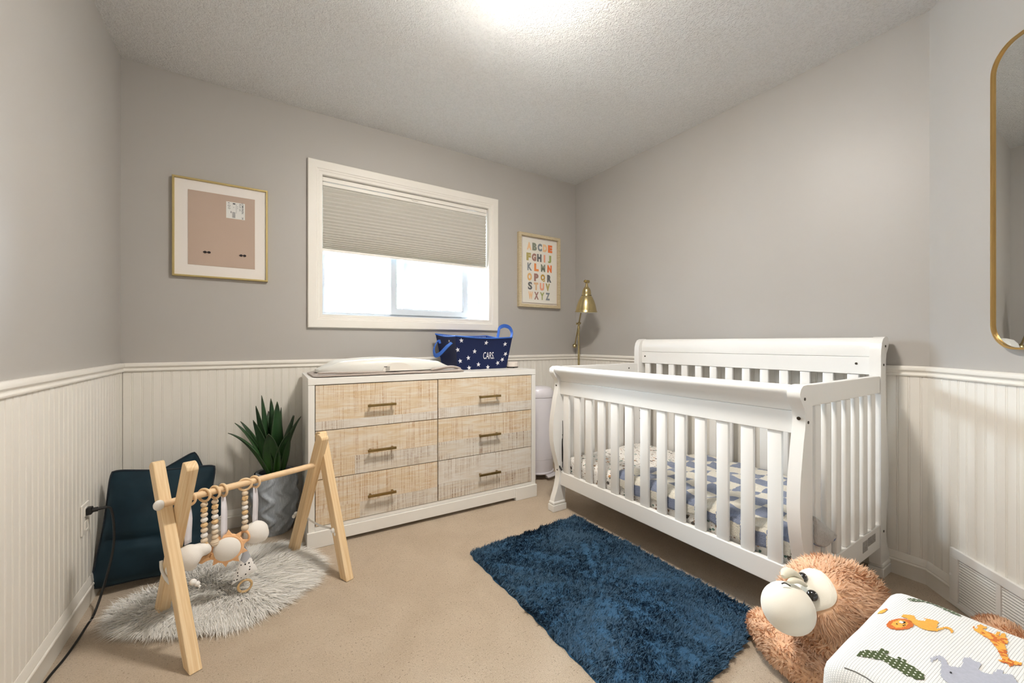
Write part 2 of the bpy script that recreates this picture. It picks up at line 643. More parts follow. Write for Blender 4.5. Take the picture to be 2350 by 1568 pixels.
# cellular shade ----------------------------------------------------
shade = thing('cellular_shade', 'pale grey pleated cellular shade pulled halfway down the window', 'window shade', (0.93, YB + .03, 1.6))
M_SHADE = plain('grey_shade_fabric', S(206, 203, 194), 0.85, spec=0.15, vary=0.02, vs=2)
sx0, sx1, sy = WOX0 + .004, WOX1 - .004, YB + .032
mk('headrail', box(sx0, sx1, sy - .02, sy + .02, 2.034, 2.062, .003), M_TRIM, shade)
mk('top_rail', box(sx0, sx1, sy - .016, sy + .016, 2.008, 2.031, .004), M_TRIM, shade)
for cx_ in (-.018, .018):
    mk('clip_ring', torus((.94 + cx_, sy - .019, 2.026), .006, .0012, Matrix.Rotation(R(90), 3, 'X'), 16, 6), M_TRIM, shade, True)
mk('handle', box(.922, .958, sy - .024, sy - .017, 2.019, 2.024, .001), M_TRIM, shade)
zt, NPL = 2.007, 20
hs = np.linspace(1.38, 0.46, NPL); hs = hs / hs.sum() * (2.007 - 1.618)
for h_ in hs:
    z0, z1 = zt - h_, zt
    e = .0022
    pr = [(-.0085, z0 + e), (-.0165, (z0 + z1) / 2 - e * .2), (-.0085, z1 - e), (-.007, z1 - .0003), (.008, z1 - .0003), (.0155, (z0 + z1) / 2), (.008, z0 + .0003), (-.008, z0 + .0003)]
    mk('pleat', prism(pr, sx0 + .004, sx1 - .004, lambda u, v, a: (a, sy + u, v)), M_SHADE, shade)
    zt = z0
mk('bottom_rail', box(sx0, sx1, sy - .014, sy + .014, 1.600, 1.617, .003), M_TRIM, shade)

# ceiling light --------------------------------------------------------
LX, LY = 0.855, 1.135
cl = thing('ceiling_light', 'round flush ceiling light with glowing frosted dome', 'ceiling light', (LX, LY, H - .11))
mk('base_plate', lathe([(.150, -.042), (.158, -.042), (.162, -.038), (.162, 0)], 48, (LX, LY, H)), M_TRIM, cl, True)
t = NT('lit_frosted_glass')
em = t.n('ShaderNodeEmission'); em.inputs[0].default_value = (*LAMP_COL, 1); em.inputs[1].default_value = LAMP
t.l(em, 0, t.out, 0)
mk('dome', lathe([(.002, -.100), (.04, -.098), (.08, -.090), (.115, -.075), (.138, -.060), (.149, -.041)], 48, (LX, LY, H)), t.m, cl, True, angle=180)
mk('finial', lathe([(.002, -.122), (.008, -.118), (.009, -.110), (.005, -.104)], 14, (LX, LY, H)), plain('brushed_nickel', S(190, 188, 182), .3, 1.0), cl, True)

# outside: neighbour's house, shrub, ground ---------------------------
M_SIDING = plain('white_lap_siding', S(226, 234, 243), 0.6, vary=0.02)
t = NT('grey_blue_shingles')
mp = t.coords((1, 1, 1)); nz = t.noise(mp, 30, 4, .7)
t.base(t.ramp(nz, 0, [(0.3, S(34, 46, 58)), (0.7, S(58, 72, 84))])); M_SHINGLE = t.set(.9)
house = thing('neighbour_house', 'pale sided neighbouring house with grey shingle roof outside the window', 'house', (0.4, 6.8, -.45))
mk('wall', box(-3.2, 1.66, 6.02, 9.5, -.45, 1.80), plain('siding_gap_shade', S(40, 42, 46), .9), house)  # dark wall colour stands in for the shade in the siding gaps
for i in range(17):
    z0 = 1.72 - (i + 1) * .115
    mk('siding_board', prism([(-.001, z0), (-.024, z0), (-.012, z0 + .106), (-.001, z0 + .106)], -3.2, 1.62, lambda u, v, a: (a, 6.02 + u, v)), M_SIDING, house)
mk('corner_board', box(1.60, 1.68, 5.985, 6.05, -.45, 1.72), M_SIDING, house)
mk('fascia', box(-3.6, 2.12, 5.70, 5.73, 1.72, 1.84), M_SIDING, house)
mk('roof', prism([(5.68, 1.82), (5.68, 1.87), (7.6, 2.47), (9.8, 1.87), (9.8, 1.82), (7.6, 2.42)], -3.6, 2.15, lambda u, v, a: (a, u, v)), M_SHINGLE, house)
mk('soffit', box(-3.6, 2.10, 5.73, 6.02, 1.72, 1.74), M_SIDING, house)
tag(mk('ground_outside', box(-14, 18, 2.9, 22, -.55, -.45), plain('pale_bounce_ground', S(186, 186, 182), .95, vary=.08, vs=1)), kind='structure')  # unseen ground, raised and made pale to bounce sun onto the ceiling
shrub = thing('garden_shrub', 'faint leafy shrub top seen through the window', 'shrub', (1.75, 5.2, -.45))
mk('stem', tube([(1.75, 5.2, -.45), (1.77, 5.2, -1), (1.75, 5.2, 1.3)], [.04, .03, .01], 8), plain('bark', S(92, 76, 60), .9, vary=.2), shrub)
lp = []
for i in range(420):
    a, q = random.uniform(0, 2 * PI), random.random() ** .5
    c = Vector((1.75 + math.cos(a) * .32 * q, 5.2 + math.sin(a) * .32 * q, .7 + random.random() * .75 * (1 - .5 * q)))
    M = Matrix.Rotation(random.uniform(0, 6.28), 3, 'Z') @ Matrix.Rotation(random.uniform(-1, 1), 3, 'X')
    lp.append(([tuple(c + M @ Vector(p)) for p in ((0, 0, 0), (.012, .02, .004), (0, .05, 0), (-.012, .02, .004))], [(0, 1, 2, 3)]))
mk('foliage', cat_(*lp), plain('shrub_leaf', S(92, 124, 70), .8, vary=.2), shrub, kind='stuff')

# ================================================================== dresser
def m_wash(name, base, wash, saw, amount=0.5, grey=0.0):
    t = NT(name)
    mp = t.coords((1, 1, 1))
    def sc(v):
        m2 = t.n('ShaderNodeMapping'); m2.inputs['Scale'].default_value = v
        t.l(mp, 0, m2, 'Vector'); return m2
    grain = t.noise(sc((3, 1, 26)), 1.6, 6, .6, 1.4)
    fine = t.noise(sc((6, 1, 190)), 1.0, 3, .6)
    sawv = t.noise(sc((240, 1, 2.6)), 1.0, 2, .4, 0.25)
    sawp = t.noise(sc((5, 1, 9)), 1.0, 3, .6)
    cross = t.noise(sc((40, 1, 120)), 1.0, 2, .5)
    c = t.mix(t.ramp(grain, 0, [(.38, (0, 0, 0)), (.62, (1, 1, 1))]), base, wash)
    c = t.mix(t.ramp(fine, 0, [(.45, (0, 0, 0)), (.75, (.5, .5, .5))]), c, base, 0, 2)
    k = t.n('ShaderNodeMath', operation='MULTIPLY')
    t.l(t.ramp(sawv, 0, [(.52, (0, 0, 0)), (.60, (1, 1, 1))]), 0, k, 0)
    t.l(t.ramp(sawp, 0, [(.34, (0, 0, 0)), (.56, (1, 1, 1))]), 0, k, 1)
    k2 = t.n('ShaderNodeMath', operation='MULTIPLY'); t.l(k, 0, k2, 0)
    t.l(t.ramp(cross, 0, [(.35, (.35, .35, .35)), (.6, (1, 1, 1))]), 0, k2, 1)
    k3 = t.n('ShaderNodeMath', operation='MULTIPLY', i_1=amount); t.l(k2, 0, k3, 0)
    c = t.mix(k3, c, saw, 0, 2)
    t.base(c, 2)
    h = t.n('ShaderNodeMath', operation='ADD'); t.l(k2, 0, h, 0); t.l(fine, 0, h, 1)
    t.bump(h, 0, .25, -.0012)
    return t.set(.7, 0, .25)
M_W_TAN = m_wash('whitewashed_tan_board', S(222, 200, 166), S(233, 223, 207), S(186, 142, 98), .70)
M_W_WHITE = m_wash('whitewashed_pale_board', S(222, 212, 198), S(232, 228, 221), S(170, 144, 118), .65)
M_W_GREY = m_wash('whitewashed_grey_board', S(216, 204, 186), S(226, 221, 212), S(142, 106, 78), .85)
M_BRASS_DK = plain('aged_brass', S(146, 122, 78), .38, 1.0, vary=.12, vs=30)
M_DRESSER = plain('white_dresser_laminate', S(240, 238, 233), .4, vary=.012, vs=3)

DW, DD = 1.362, 0.462
dres = thing('dresser', 'white six-drawer dresser with whitewashed wood fronts below the window', 'dresser', (.219, 2.222, 0), math.atan2(-.041, 1.355))
def dbox(nm, a, m=None, b=.002, par=None, **k):
    return mk(nm, box(*a, b), m or M_DRESSER, par or dres, world=(par is not None and par is not dres), **k)
dbox('top', (-.001, DW + .001, -.002, DD, .815, .8495))
dbox('side_panel', (0, .030, 0, DD - .01, .08, .8145)); dbox('side_panel', (DW - .030, DW, 0, DD - .01, .08, .8145))
dbox('back_panel', (.03, DW - .03, DD - .03, DD - .015, .08, .8145))
dbox('bottom_rail', (.030, DW - .030, .004, .05, .082, .1015))
dbox('carcass', (.0305, DW - .0305, .024, DD - .031, .1018, .8142), M_DARK, 0)  # dark body puts the shade of the drawer gaps into colour
dbox('foot', (-.006, .150, -.010, .05, .0005, .081)); dbox('foot', (1.205, DW + .006, -.010, .05, .0005, .081))
dbox('foot', (-.006, .03, .0505, DD - .012, .0005, .081)); dbox('foot', (DW - .03, DW + .006, .0505, DD - .012, .0005, .081))
dbox('apron', (.1505, 1.2045, -.004, .05, .020, .0812))
cols = [(.0335, .6735), (.6785, DW - .0335)]
rows = [(.584, .8115), (.338, .5800), (.1040, .3340)]
boards = {(0, 0): [(0, 1, 0, .20, 'w'), (0, 1, .20, 1, 't')], (1, 0): [(0, 1, 0, .27, 'w'), (0, 1, .27, 1, 't')],
          (0, 1): [(0, .29, 0, .40, 't'), (.29, 1, 0, .40, 'g'), (0, 1, .40, 1, 't')], (1, 1): [(0, 1, 0, .44, 'g'), (0, 1, .44, 1, 't')],
          (0, 2): [(0, .33, 0, .36, 't'), (.33, 1, 0, .36, 'g'), (0, 1, .36, 1, 't')], (1, 2): [(0, 1, 0, .42, 'g'), (0, 1, .42, 1, 'w')]}
MB_ = {'t': M_W_TAN, 'w': M_W_WHITE, 'g': M_W_GREY}
for ci, (x0, x1) in enumerate(cols):
    for ri, (z0, z1) in enumerate(rows):
        dr = mk('drawer', box(x0, x1, .008, .0235, z0, z1), M_W_TAN, dres, world=False)
        Md = wm(dres)
        for (u0, u1, v0, v1, k) in boards[(ci, ri)]:
            VF = box(x0 + u0 * (x1 - x0), x0 + u1 * (x1 - x0), .0015 + random.uniform(0, .0006), .0082, z0 + v0 * (z1 - z0), z0 + v1 * (z1 - z0), .0006, 1)
            mk('board', xf(VF, Md), MB_[k], dr)
        xc, zc = ((.352, .697, .1452)[0] + .0015 if ci == 0 else 1.006), (z0 + z1) / 2 - .003
        hd = mk('handle', xf(box(xc - .074, xc + .074, -.034, -.023, zc - .0065, zc + .0065, .0012), Md), M_BRASS_DK, dr)
        for s_ in (-.058, .058):
            hv = cat_(([], []), xf(box(xc + s_ - .005, xc + s_ + .005, -.0232, .0018, zc - .005, zc + .005), Md))
            mk('handle_post', hv, M_BRASS_DK, dr)

# ================================================================== crib
crib = thing('crib', 'white wooden sleigh crib with slatted sides along the right wall', 'crib', (1.96, 1.278, 0))
Y0, Y1, Y2, Y3 = .605, .645, 1.912, 1.952
FP = [(1.612, .882), (1.575, .8845), (1.540, .8825), (1.524, .872), (1.518, .856), (1.522, .840), (1.534, .824), (1.549, .806), (1.558, .786), (1.5595, .765),
      (1.556, .735), (1.545, .695), (1.535, .640), (1.525, .585), (1.519, .535), (1.517, .485), (1.520, .430), (1.531, .372), (1.548, .315), (1.561, .270),
      (1.567, .230), (1.564, .190), (1.555, .150), (1.543, .115), (1.530, .085), (1.524, .060), (1.612, .060)]
BP = [(2.288, .060), (2.402, .060), (2.396, .085), (2.378, .115), (2.362, .150), (2.354, .190), (2.358, .235), (2.370, .290), (2.384, .360), (2.391, .420), (2.388, .500),
      (2.376, .580), (2.362, .660), (2.354, .740), (2.351, .830), (2.351, .900), (2.353, .950), (2.360, .980), (2.378, 1.000), (2.390, 1.018), (2.391, 1.034),
      (2.382, 1.048), (2.364, 1.054), (2.340, 1.053), (2.316, 1.044), (2.300, 1.024), (2.291, .995), (2.288, .960)]
def sleek(p, keep=()):
    return p
def crib_post(prof, ya, yb):
    V, F = prism(prof, ya, yb, lambda u, v, a: (u, a, v))
    return mk('post', (V, F), M_WHITE, crib, True, angle=40)
for ya, yb in ((Y0, Y1), (Y2, Y3)):
    for prof, xa, xb in ((FP, 1.514, 1.618), (BP, 2.298, 2.406)):
        po = crib_post(prof, ya, yb)
        mk('foot_moulding', box(xa + .003, xb - .003, ya - .005, yb + .005, .040, .061, .008, 4), M_WHITE, po, True)
        mk('foot_block', box(xa, xb, ya - .007, yb + .007, .0005, .041, .003), M_WHITE, po)
def crail(nm, a, b=.003): return mk(nm, box(*a, b), M_WHITE, crib)
for ya, yb in ((.6075, .633), (1.924, 1.9495)):
    crail('end_top_rail', (1.6125, 2.2875, ya, yb, .808, .8825), .004)
    crail('end_bottom_rail', (1.6125, 2.2875, ya, yb, .135, .234), .003)
    for i in range(7):
        xc = 1.672 + .0912 * i
        mk('slat', box(xc - .024, xc + .024, ya + .002, ya + .021, .2335, .8085, .006, 3), M_WHITE, crib, True)
# front panel
crail('bottom_rail', (1.573, 1.599, Y1, Y2, .156, .2365))
crail('front_rail', (1.573, 1.601, Y1, Y2, .7125, .7905), .002)
ROLL = [(1.5745, .7915), (1.572, .806), (1.563, .822), (1.548, .836), (1.533, .847), (1.5245, .859), (1.5255, .872), (1.534, .881), (1.547, .8845), (1.562, .883),
        (1.576, .876), (1.588, .863), (1.597, .842), (1.601, .816), (1.602, .7915)]
mk('rolled_top_rail', prism(ROLL, Y1, Y2, lambda u, v, a: (u, a, v)), M_WHITE, crib, True, angle=45)
for i in range(13):
    yc = .711 + .0963 * i
    mk('slat', box(1.5785, 1.5955, yc - .0242, yc + .0242, .2362, .7128, .004, 2), M_WHITE, crib, True)
# back panel
crail('bottom_rail', (2.322, 2.348, Y1, Y2, .156, .2365))
crail('back_rail', (2.322, 2.349, Y1, Y2, .884, .9635), .002)
BROLL = [(2.3215, .965), (2.3195, .992), (2.322, 1.016), (2.330, 1.034), (2.342, 1.047), (2.358, 1.0515), (2.373, 1.048), (2.382, 1.037), (2.380, 1.022), (2.368, 1.004), (2.356, .986), (2.350, .965)]
mk('rolled_top_rail', prism(BROLL, Y1, Y2, lambda u, v, a: (u, a, v)), M_WHITE, crib, True, angle=45)
for i in range(13):
    yc = .715 + .0963 * i
    mk('slat', box(2.327, 2.344, yc - .0215, yc + .0215, .2362, .8842, .004, 2), M_WHITE, crib, True)
mk('mattress_support', box(1.602, 2.320, .640, 1.920, .172, .186, .002), M_WHITE, crib)
M_BOLT = plain('dark_bolt', S(74, 66, 58), .45, .8)
def bolt(c, ax, r=.0052):
    d = Vector(ax)
    mk('bolt', rod(Vector(c), Vector(c) + d * .002, r, 14), M_BOLT, crib)
for z in (.838, .757): bolt((1.552 if z > .8 else 1.578, Y0 + .0002, z), (0, -1, 0))
bolt((1.5585, .625, .770), (-1, 0, -.2), .006)
for z in (1.012, .93, .20): bolt((2.345 if z > 1 else 2.322, Y0 + .0002, z), (0, -1, 0))
for y, z in ((.70, .932), (1.885, .932)): bolt((2.3222, y, z), (-1, 0, 0))
for z in (.765, .245, .175): bolt((1.5585 if z > .5 else 1.5665, 1.932, z), (-1, 0, -.2))
for z in (.60, .545, .49): bolt((2.3, Y2 + .0002, z), (0, -1, 0), .003)
for z in (.46, .40, .34): bolt((1.59, Y2 + .0002, z), (0, -1, 0), .003)
bolt((2.20, 1.9242, .85), (0, -1, 0), .005)
def m_tinyprint():
    t = NT('grey_warning_print')
    mp = t.coords((1, 1, 1), rand=False)
    nz = t.noise(mp, 420, 2, .6)
    t.base(t.ramp(nz, 0, [(.42, S(96, 92, 88)), (.58, S(196, 192, 188))]))
    return t.set(.6)
M_TINY = m_tinyprint()
mk('warning_label', box(2.085, 2.137, .6066, .6074, .168, .212), M_TINY, crib, label='small grey warning print')
mk('warning_label', box(2.142, 2.228, .6066, .6074, .180, .214), M_TINY, crib, label='small grey warning print')

# mattress with printed fitted sheet -------------------------------
def m_sheet():
    t = NT('woodland_print_sheet')
    mp = t.coords((1, 1, 1), rand=False)
    base = S(236, 232, 226)
    col = base
    def layer(prev, pi, scale, thr, stops, off, squash):
        m2 = t.n('ShaderNodeMapping'); m2.inputs['Scale'].default_value = squash; m2.inputs['Location'].default_value = (off, off * .7, off * .3)
        t.l(mp, 0, m2, 'Vector')
        nz = t.noise(m2, scale * 2.2, 2)
        ad = t.n('ShaderNodeMixRGB'); ad.inputs[0].default_value = .012
        t.l(m2, 0, ad, 1); t.l(nz, 1, ad, 2)
        v = t.n('ShaderNodeTexVoronoi', feature='F1'); v.inputs['Scale'].default_value = scale
        t.l(ad, 0, v, 'Vector')
        dot = t.ramp(v, 'Distance', [(thr, (1, 1, 1)), (thr + .03, (0, 0, 0))])
        sp = t.n('ShaderNodeSeparateColor'); t.l(v, 'Color', sp, 0)
        pick = t.ramp(sp, 0, stops, 'CONSTANT')
        on = t.ramp(sp, 1, [(0, (0, 0, 0)), (.18, (1, 1, 1))], 'CONSTANT')
        f = t.n('ShaderNodeMath', operation='MULTIPLY'); t.l(dot, 0, f, 0); t.l(on, 0, f, 1)
        return t.mix(f, prev, pick, 0, pi, 0)
    c = layer(base, 0, 30, .25, [(0, S(120, 150, 140)), (.3, S(150, 118, 92)), (.55, S(96, 90, 84)), (.8, S(196, 150, 110))], .3, (1, 1, 1))
    c = layer(c, 2, 50, .22, [(0, S(112, 92, 76)), (.4, S(92, 120, 112)), (.7, S(150, 120, 96))], 1.7, (1.6, .9, 1))
    c = layer(c, 2, 70, .20, [(0, S(70, 66, 64)), (.5, S(166, 128, 96))], 4.1, (.8, 1.7, 1.2))
    t.base(c, 2)
    t.bump(t.noise(mp, 14, 3), 0, .25, .008)
    return t.set(.85, 0, .15, .1)
M_SHEET = m_sheet()
MX0, MX1, MY0, MY1, MZ0, MZ1 = 1.612, 2.312, .648, 1.908, .188, .318
def mattress_vf():
    bm = bmesh.new()
    bmesh.ops.create_cube(bm, size=1.0)
    for v in bm.verts:
        v.co = Vector((MX0 if v.co.x < 0 else MX1, MY0 if v.co.y < 0 else MY1, MZ0 if v.co.z < 0 else MZ1))
    bmesh.ops.bevel(bm, geom=list(bm.edges), offset=.03, segments=4, profile=.5, affect='EDGES')
    bmesh.ops.subdivide_edges(bm, edges=[e for e in bm.edges if e.calc_length() > .2], cuts=30, use_grid_fill=True)
    for v in bm.verts:
        p = v.co
        edge = max(0, 1 - min(p.x - MX0, MX1 - p.x, p.y - MY0, MY1 - p.y) / .05)
        k = .006 * edge * vnoise(p.x * 9 + p.y * 9, p.z * 30, 3.1) + .005 * vnoise(p.x, p.y, 0, 5)
        if p.z > .25: p.z += k + .010 * math.exp(-((p.y - 1.8) / .3) ** 2) * math.sin((p.x - MX0) * 4)
        elif edge > .5 and MX0 + .004 < p.x < MX1 - .004: p.x += k * .6
    return from_bm(bm)
mk('crib_mattress', mattress_vf(), M_SHEET, None, True, angle=60, label='crib mattress in a white woodland-print fitted sheet', cat='mattress')

# checked sherpa blanket -------------------------------------------
def m_checks():
    t = NT('blue_cream_checked_sherpa')
    tc = t.n('ShaderNodeTexCoord')
    nz = t.n('ShaderNodeTexNoise'); nz.inputs['Scale'].default_value = 60; t.l(tc, 'UV', nz, 'Vector')
    ad = t.n('ShaderNodeMixRGB'); ad.inputs[0].default_value = .012; t.l(tc, 'UV', ad, 1); t.l(nz, 1, ad, 2)
    ck = t.n('ShaderNodeTexChecker'); ck.inputs['Scale'].default_value = 1.0 / .092
    ck.inputs['Color1'].default_value = S(134, 143, 166); ck.inputs['Color2'].default_value = S(233, 227, 212)
    t.l(ad, 0, ck, 'Vector')
    n2 = t.n('ShaderNodeTexNoise'); n2.inputs['Scale'].default_value = 190; n2.inputs['Detail'].default_value = 3; t.l(tc, 'UV', n2, 'Vector')
    c = t.mix(t.ramp(n2, 0, [(.35, (.45, .45, .45)), (.6, (0, 0, 0))]), ck, S(96, 108, 138))
    t.base(t.mix(.25, ck, c, 0, 0, 2), 2)
    t.bump(n2, 0, .8, .008)
    return t.set(.95, 0, .1, .35)
M_CHECK = m_checks()
def cloth(name, nu, nv, f, uvf, mat, parent=None, thick=.008, **kw):
    VF = grid(nu, nv, f)
    o = mk(name, VF, mat, parent, True, angle=180, **kw)
    uv = o.data.uv_layers.new(name='UVMap')
    uvs = [uvf(i / (nu - 1), j / (nv - 1)) for i in range(nu) for j in range(nv)]
    lv = np.zeros(len(o.data.loops), dtype=np.int32)
    o.data.loops.foreach_get('vertex_index', lv)
    uv.data.foreach_set('uv', np.array(uvs, dtype=np.float32)[lv].ravel())
    sd = o.modifiers.new('thickness', 'SOLIDIFY'); sd.thickness = thick; sd.offset = 0
    return o
BL = .80          # length along the crib
def blanket_f(u, v):
    # u: along crib from the pillow end (1.49) to the foot end; v: from the front edge up over the mattress to the back
    s = v * .84 - .085
    y = 1.475 - u * (1.475 - .672) + .05 * vnoise(v * 3, 1.3) * (1 - u)
    wob = .014 * vnoise(u * 7, v * 6, 2.2) + .008 * vnoise(u * 17, v * 15, 5.0)
    fold = .018 * max(0, vnoise(u * 4.1 + 3, v * 2.3, 9.7))
    if s < 0:
        x = MX0 - .0035 + .002 * vnoise(u * 12, 0, 1)
        z = MZ1 + .010 + s * (.75 + .35 * vnoise(u * 5, 4.4))
        lift = max(0, s + .03) * .0
        return (x + lift, y, z)
    if s < .03:
        a = s / .03 * PI / 2
        return (MX0 - .0035 + .03 * (1 - math.cos(a)), y, MZ1 - .012 + .024 * math.sin(a) + wob * .4 + fold * .4)
    x = MX0 + .0265 + (s - .03) * .935
    z = MZ1 + .016 + wob + fold + .010 * u
    if x > MX1 - .02: z = z
    return (min(x, MX1 + .004), y, z)
blanket = thing('checked_blanket', 'blue and cream checked sherpa blanket rumpled across the crib mattress', 'blanket', (1.96, 1.07, .32))
cloth('blanket_cloth', 64, 64, blanket_f, lambda u, v: (u * BL + .013, v * .84 + .02), M_CHECK, blanket, .010)
M_SHERPA_BACK = plain('grey_sherpa_underside', S(196, 196, 194), .95, vary=.1, vs=120, bump=.8, bs=260, bd=.004, sheen=.3)
def flap_f(u, v):
    # corner that has slipped out between the crib post and the first end slat and flopped over
    A, B, C, D_ = Vector((1.6145, .602, .432)), Vector((1.768, .592, .332)), Vector((1.757, .590, .326)), Vector((1.6145, .600, .338))
    p = A.lerp(B, u).lerp(D_.lerp(C, u) + Vector((0, 0, -.018 * math.sin(PI * u))), v)
    p.y -= .012 * math.sin(PI * v) * math.sin(PI * min(1, u * 1.1)) + .003 * vnoise(u * 6, v * 6)
    return tuple(p)
fl = cloth('blanket_corner', 14, 16, flap_f, lambda u, v: (u * .1, v * .1), M_SHERPA_BACK, blanket, .007, label='grey sherpa blanket corner poking out between the slats')
mk('edge_stitching', tube([flap_f(u / 12, 1.0) for u in range(13)], .0035, 8), plain('blue_edge_yarn', S(112, 126, 160), .9), blanket, True)

# monitor cable hanging at the crib post ---------------------------
cab = thing('monitor_cable', 'thin black cable bundle with clip hanging on the crib post', 'cable', (1.584, 1.902, .25))
pts = [(1.584, 1.903, .55), (1.585, 1.902, .50), (1.583, 1.900, .46), (1.584, 1.903, .41), (1.583, 1.899, .36), (1.584, 1.902, .30), (1.584, 1.904, .262)]
mk('cable', tube(spline(pts, 6), .0019, 8), M_BLACK, cab, True)
mk('cable_loop', tube(spline([(1.580, 1.901, .44), (1.578, 1.898, .40), (1.577, 1.898, .35), (1.580, 1.901, .30), (1.582, 1.906, .34), (1.582, 1.906, .41)], 6, True), .0019, 8, True), M_BLACK, cab, True)
mk('clip', xf(box(-.004, .004, -.016, .016, -.006, .006, .003), Matrix.Translation((1.567, 1.902, .262)) @ Matrix.Rotation(R(40), 4, 'X')), M_BLACK, cab)

# ================================================================== things on the dresser
DT = .8497
M_KNIT = plain('grey_knit_throw', S(186, 174, 166), .95, vary=.08, vs=90, bump=.7, bs=320, bd=.003, sheen=.3)
def throw_f(u, v):
    # folded throw lying under the changing pad: u along dresser, v around its section (front to back, over the top)
    x = .246 + u * .815
    yf = 2.222 - .020 * u + .006 * vnoise(u * 9, 2.0)
    yb = 2.600 - .02 * u
    hump = .012 * max(0, math.sin(u * 26)) * max(0, (u - .80) / .2) * 1.6 + .018 * max(0, (u - .86)) * 6 * (1 - v) * .5
    h = .015 + .005 * vnoise(u * 14, v * 4, 1.0) + hump
    if u < .05: h *= .5 + 10 * u
    if u > .97: h *= .35 + .65 * (1 - u) / .03
    yb -= .10 * max(0, (u - .82) / .18) ** 1.5
    a = v * 2 * PI
    ex = abs(math.cos(a)) ** .35 * math.copysign(1, math.cos(a)); ez = abs(math.sin(a)) ** .45 * math.copysign(1, math.sin(a))
    ym, yr = (yf + yb) / 2, (yb - yf) / 2
    if u < .06: yr *= math.sqrt(max(.02, 1 - (1 - u / .06) ** 2)) * .25 + .75
    return (x, ym - yr * ex, DT + .0008 + h * .5 * (1 + ez))
throw_vf = grid(60, 48, throw_f, cv=True)
throw_vf[1].append(tuple(range(48))); throw_vf[1].append(tuple(range(59 * 48, 60 * 48))[::-1])
thr = thing('folded_throw', 'folded grey knit throw under the changing pad on the dresser', 'throw', (.65, 2.4, DT))
mk('lower_fold', throw_vf, M_KNIT, thr, True, angle=70)
roll = [(.262, 2.245, DT + .022), (.32, 2.234, DT + .024), (.42, 2.230, DT + .021), (.52, 2.229, DT + .019), (.60, 2.228, DT + .017)]
mk('upper_fold', tube(spline(roll, 6), [.004] + [.0095] * 23 + [.003], 10, flat=.6), M_KNIT, thr, True)
roll = [(.86, 2.222, DT + .020), (.93, 2.232, DT + .029), (.985, 2.222, DT + .034), (1.035, 2.246, DT + .026), (1.062, 2.255, DT + .016)]
mk('upper_fold', tube(spline(roll, 6), [.005] + [.0125] * 23 + [.003], 10, flat=.6), M_KNIT, thr, True)

M_PAD = plain('smooth_ivory_foam', S(231, 230, 224), .35, spec=.4, vary=.015)
def pad_f(u, v):
    # moulded changing pad: u along length, v around the section
    L0, L1 = .276, 1.035
    x = L0 + u * (L1 - L0)
    yc = 2.425 - .025 * u
    e = 1 - abs(2 * u - 1) ** 3.2
    yr = .168 * max(.05, e) ** .42
    zt = .045 + .040 * math.sin(min(1, u * 1.05) * PI) ** .8 - .020 * max(0, u - .55)
    zt *= min(1, (.25 + 5.5 * min(u, 1 - u)))
    a = v * 2 * PI
    cx, sz = math.cos(a), math.sin(a)
    ex = abs(cx) ** .5 * math.copysign(1, cx)
    if sz >= 0:
        z = zt * abs(sz) ** .55
        z -= zt * .42 * max(0, 1 - (cx / .72) ** 2) ** 1.0 * min(1, e * 1.3)
    else:
        z = -.004 * abs(sz) ** .3
    return (x, yc - yr * ex, DT + .022 + z)
pv = grid(56, 64, pad_f, cv=True)
pv[1].append(tuple(range(64))); pv[1].append(tuple(range(55 * 64, 56 * 64))[::-1])
pad = thing('changing_pad', 'ivory moulded contoured changing pad on top of the dresser', 'changing pad', (.65, 2.42, DT + .02))
mk('shell', pv, M_PAD, pad, True, angle=70)
hd = [(.066 * math.cos(a), .050 * math.sin(a)) for a in np.linspace(0, PI, 22)]
def half_disc(u, v, a): return (.672 + u * 1.28, 2.2440 - a, DT + .0205 + v * .92)
mk('strap_plate', prism(hd, 0, .007, half_disc), plain('pale_pad_plate', S(236, 231, 222), .4), pad, label='half-round side plate')
mk('strap_slot', box(.604, .626, 2.2350, 2.2368, DT + .024, DT + .047, .001), plain('strap_webbing', S(176, 172, 164), .7), pad)
mk('strap_slot', box(.594, .612, 2.2348, 2.2366, DT + .043, DT + .047, .001), M_BLACK, pad)

# basket --------------------------------------------------------------
def m_navy():
    t = NT('navy_canvas')
    mp = t.coords()
    nz = t.noise(mp, 700, 3)
    t.base(t.ramp(nz, 0, [(.3, S(16, 27, 64)), (.7, S(25, 38, 82))]))
    t.bump(nz, 0, .25, .001)
    return t.set(.75, 0, .25, .15)
M_NAVY = m_navy()
M_BLUE = plain('bright_blue_lining', S(40, 92, 176), .7, vary=.06)
M_STARW = plain('white_print', S(232, 232, 236), .8, vary=.02)
bas = thing('storage_basket', 'navy star-print fabric basket lettered CARS on the dresser', 'basket', (1.29, 2.49, DT))
bot = [Vector(p) for p in ((1.100, 2.372, DT + .001), (1.480, 2.392, DT + .001), (1.470, 2.620, DT + .001), (1.090, 2.600, DT + .001))]
top = [Vector(p) for p in ((1.066, 2.330, 1.070), (1.512, 2.362, 1.064), (1.475, 2.660, 1.078), (1.055, 2.640, 1.088))]
def side_pt(i, s, h, out=0.0):
    """point on side i (0 front, 1 right, 2 back, 3 left); s along, h height"""
    j = (i + 1) % 4
    b = bot[i].lerp(bot[j], s); t_ = top[i].lerp(top[j], s)
    p = b.lerp(t_, h)
    e = (bot[j] - bot[i]).normalized()
    n = Vector((e.y, -e.x, 0))
    sag = -.014 * math.sin(PI * h) * math.sin(PI * s) + (-.008 * math.sin(PI * h)) * (1 if i in (1, 3) else 0)
    top_dip = -.010 * math.sin(PI * s) * h ** 2
    return p + n * (sag + out) + Vector((0, 0, top_dip))
walls = []
for i in range(4):
    walls.append(grid(17, 11, lambda u, v, i=i: side_pt(i, u, v)))
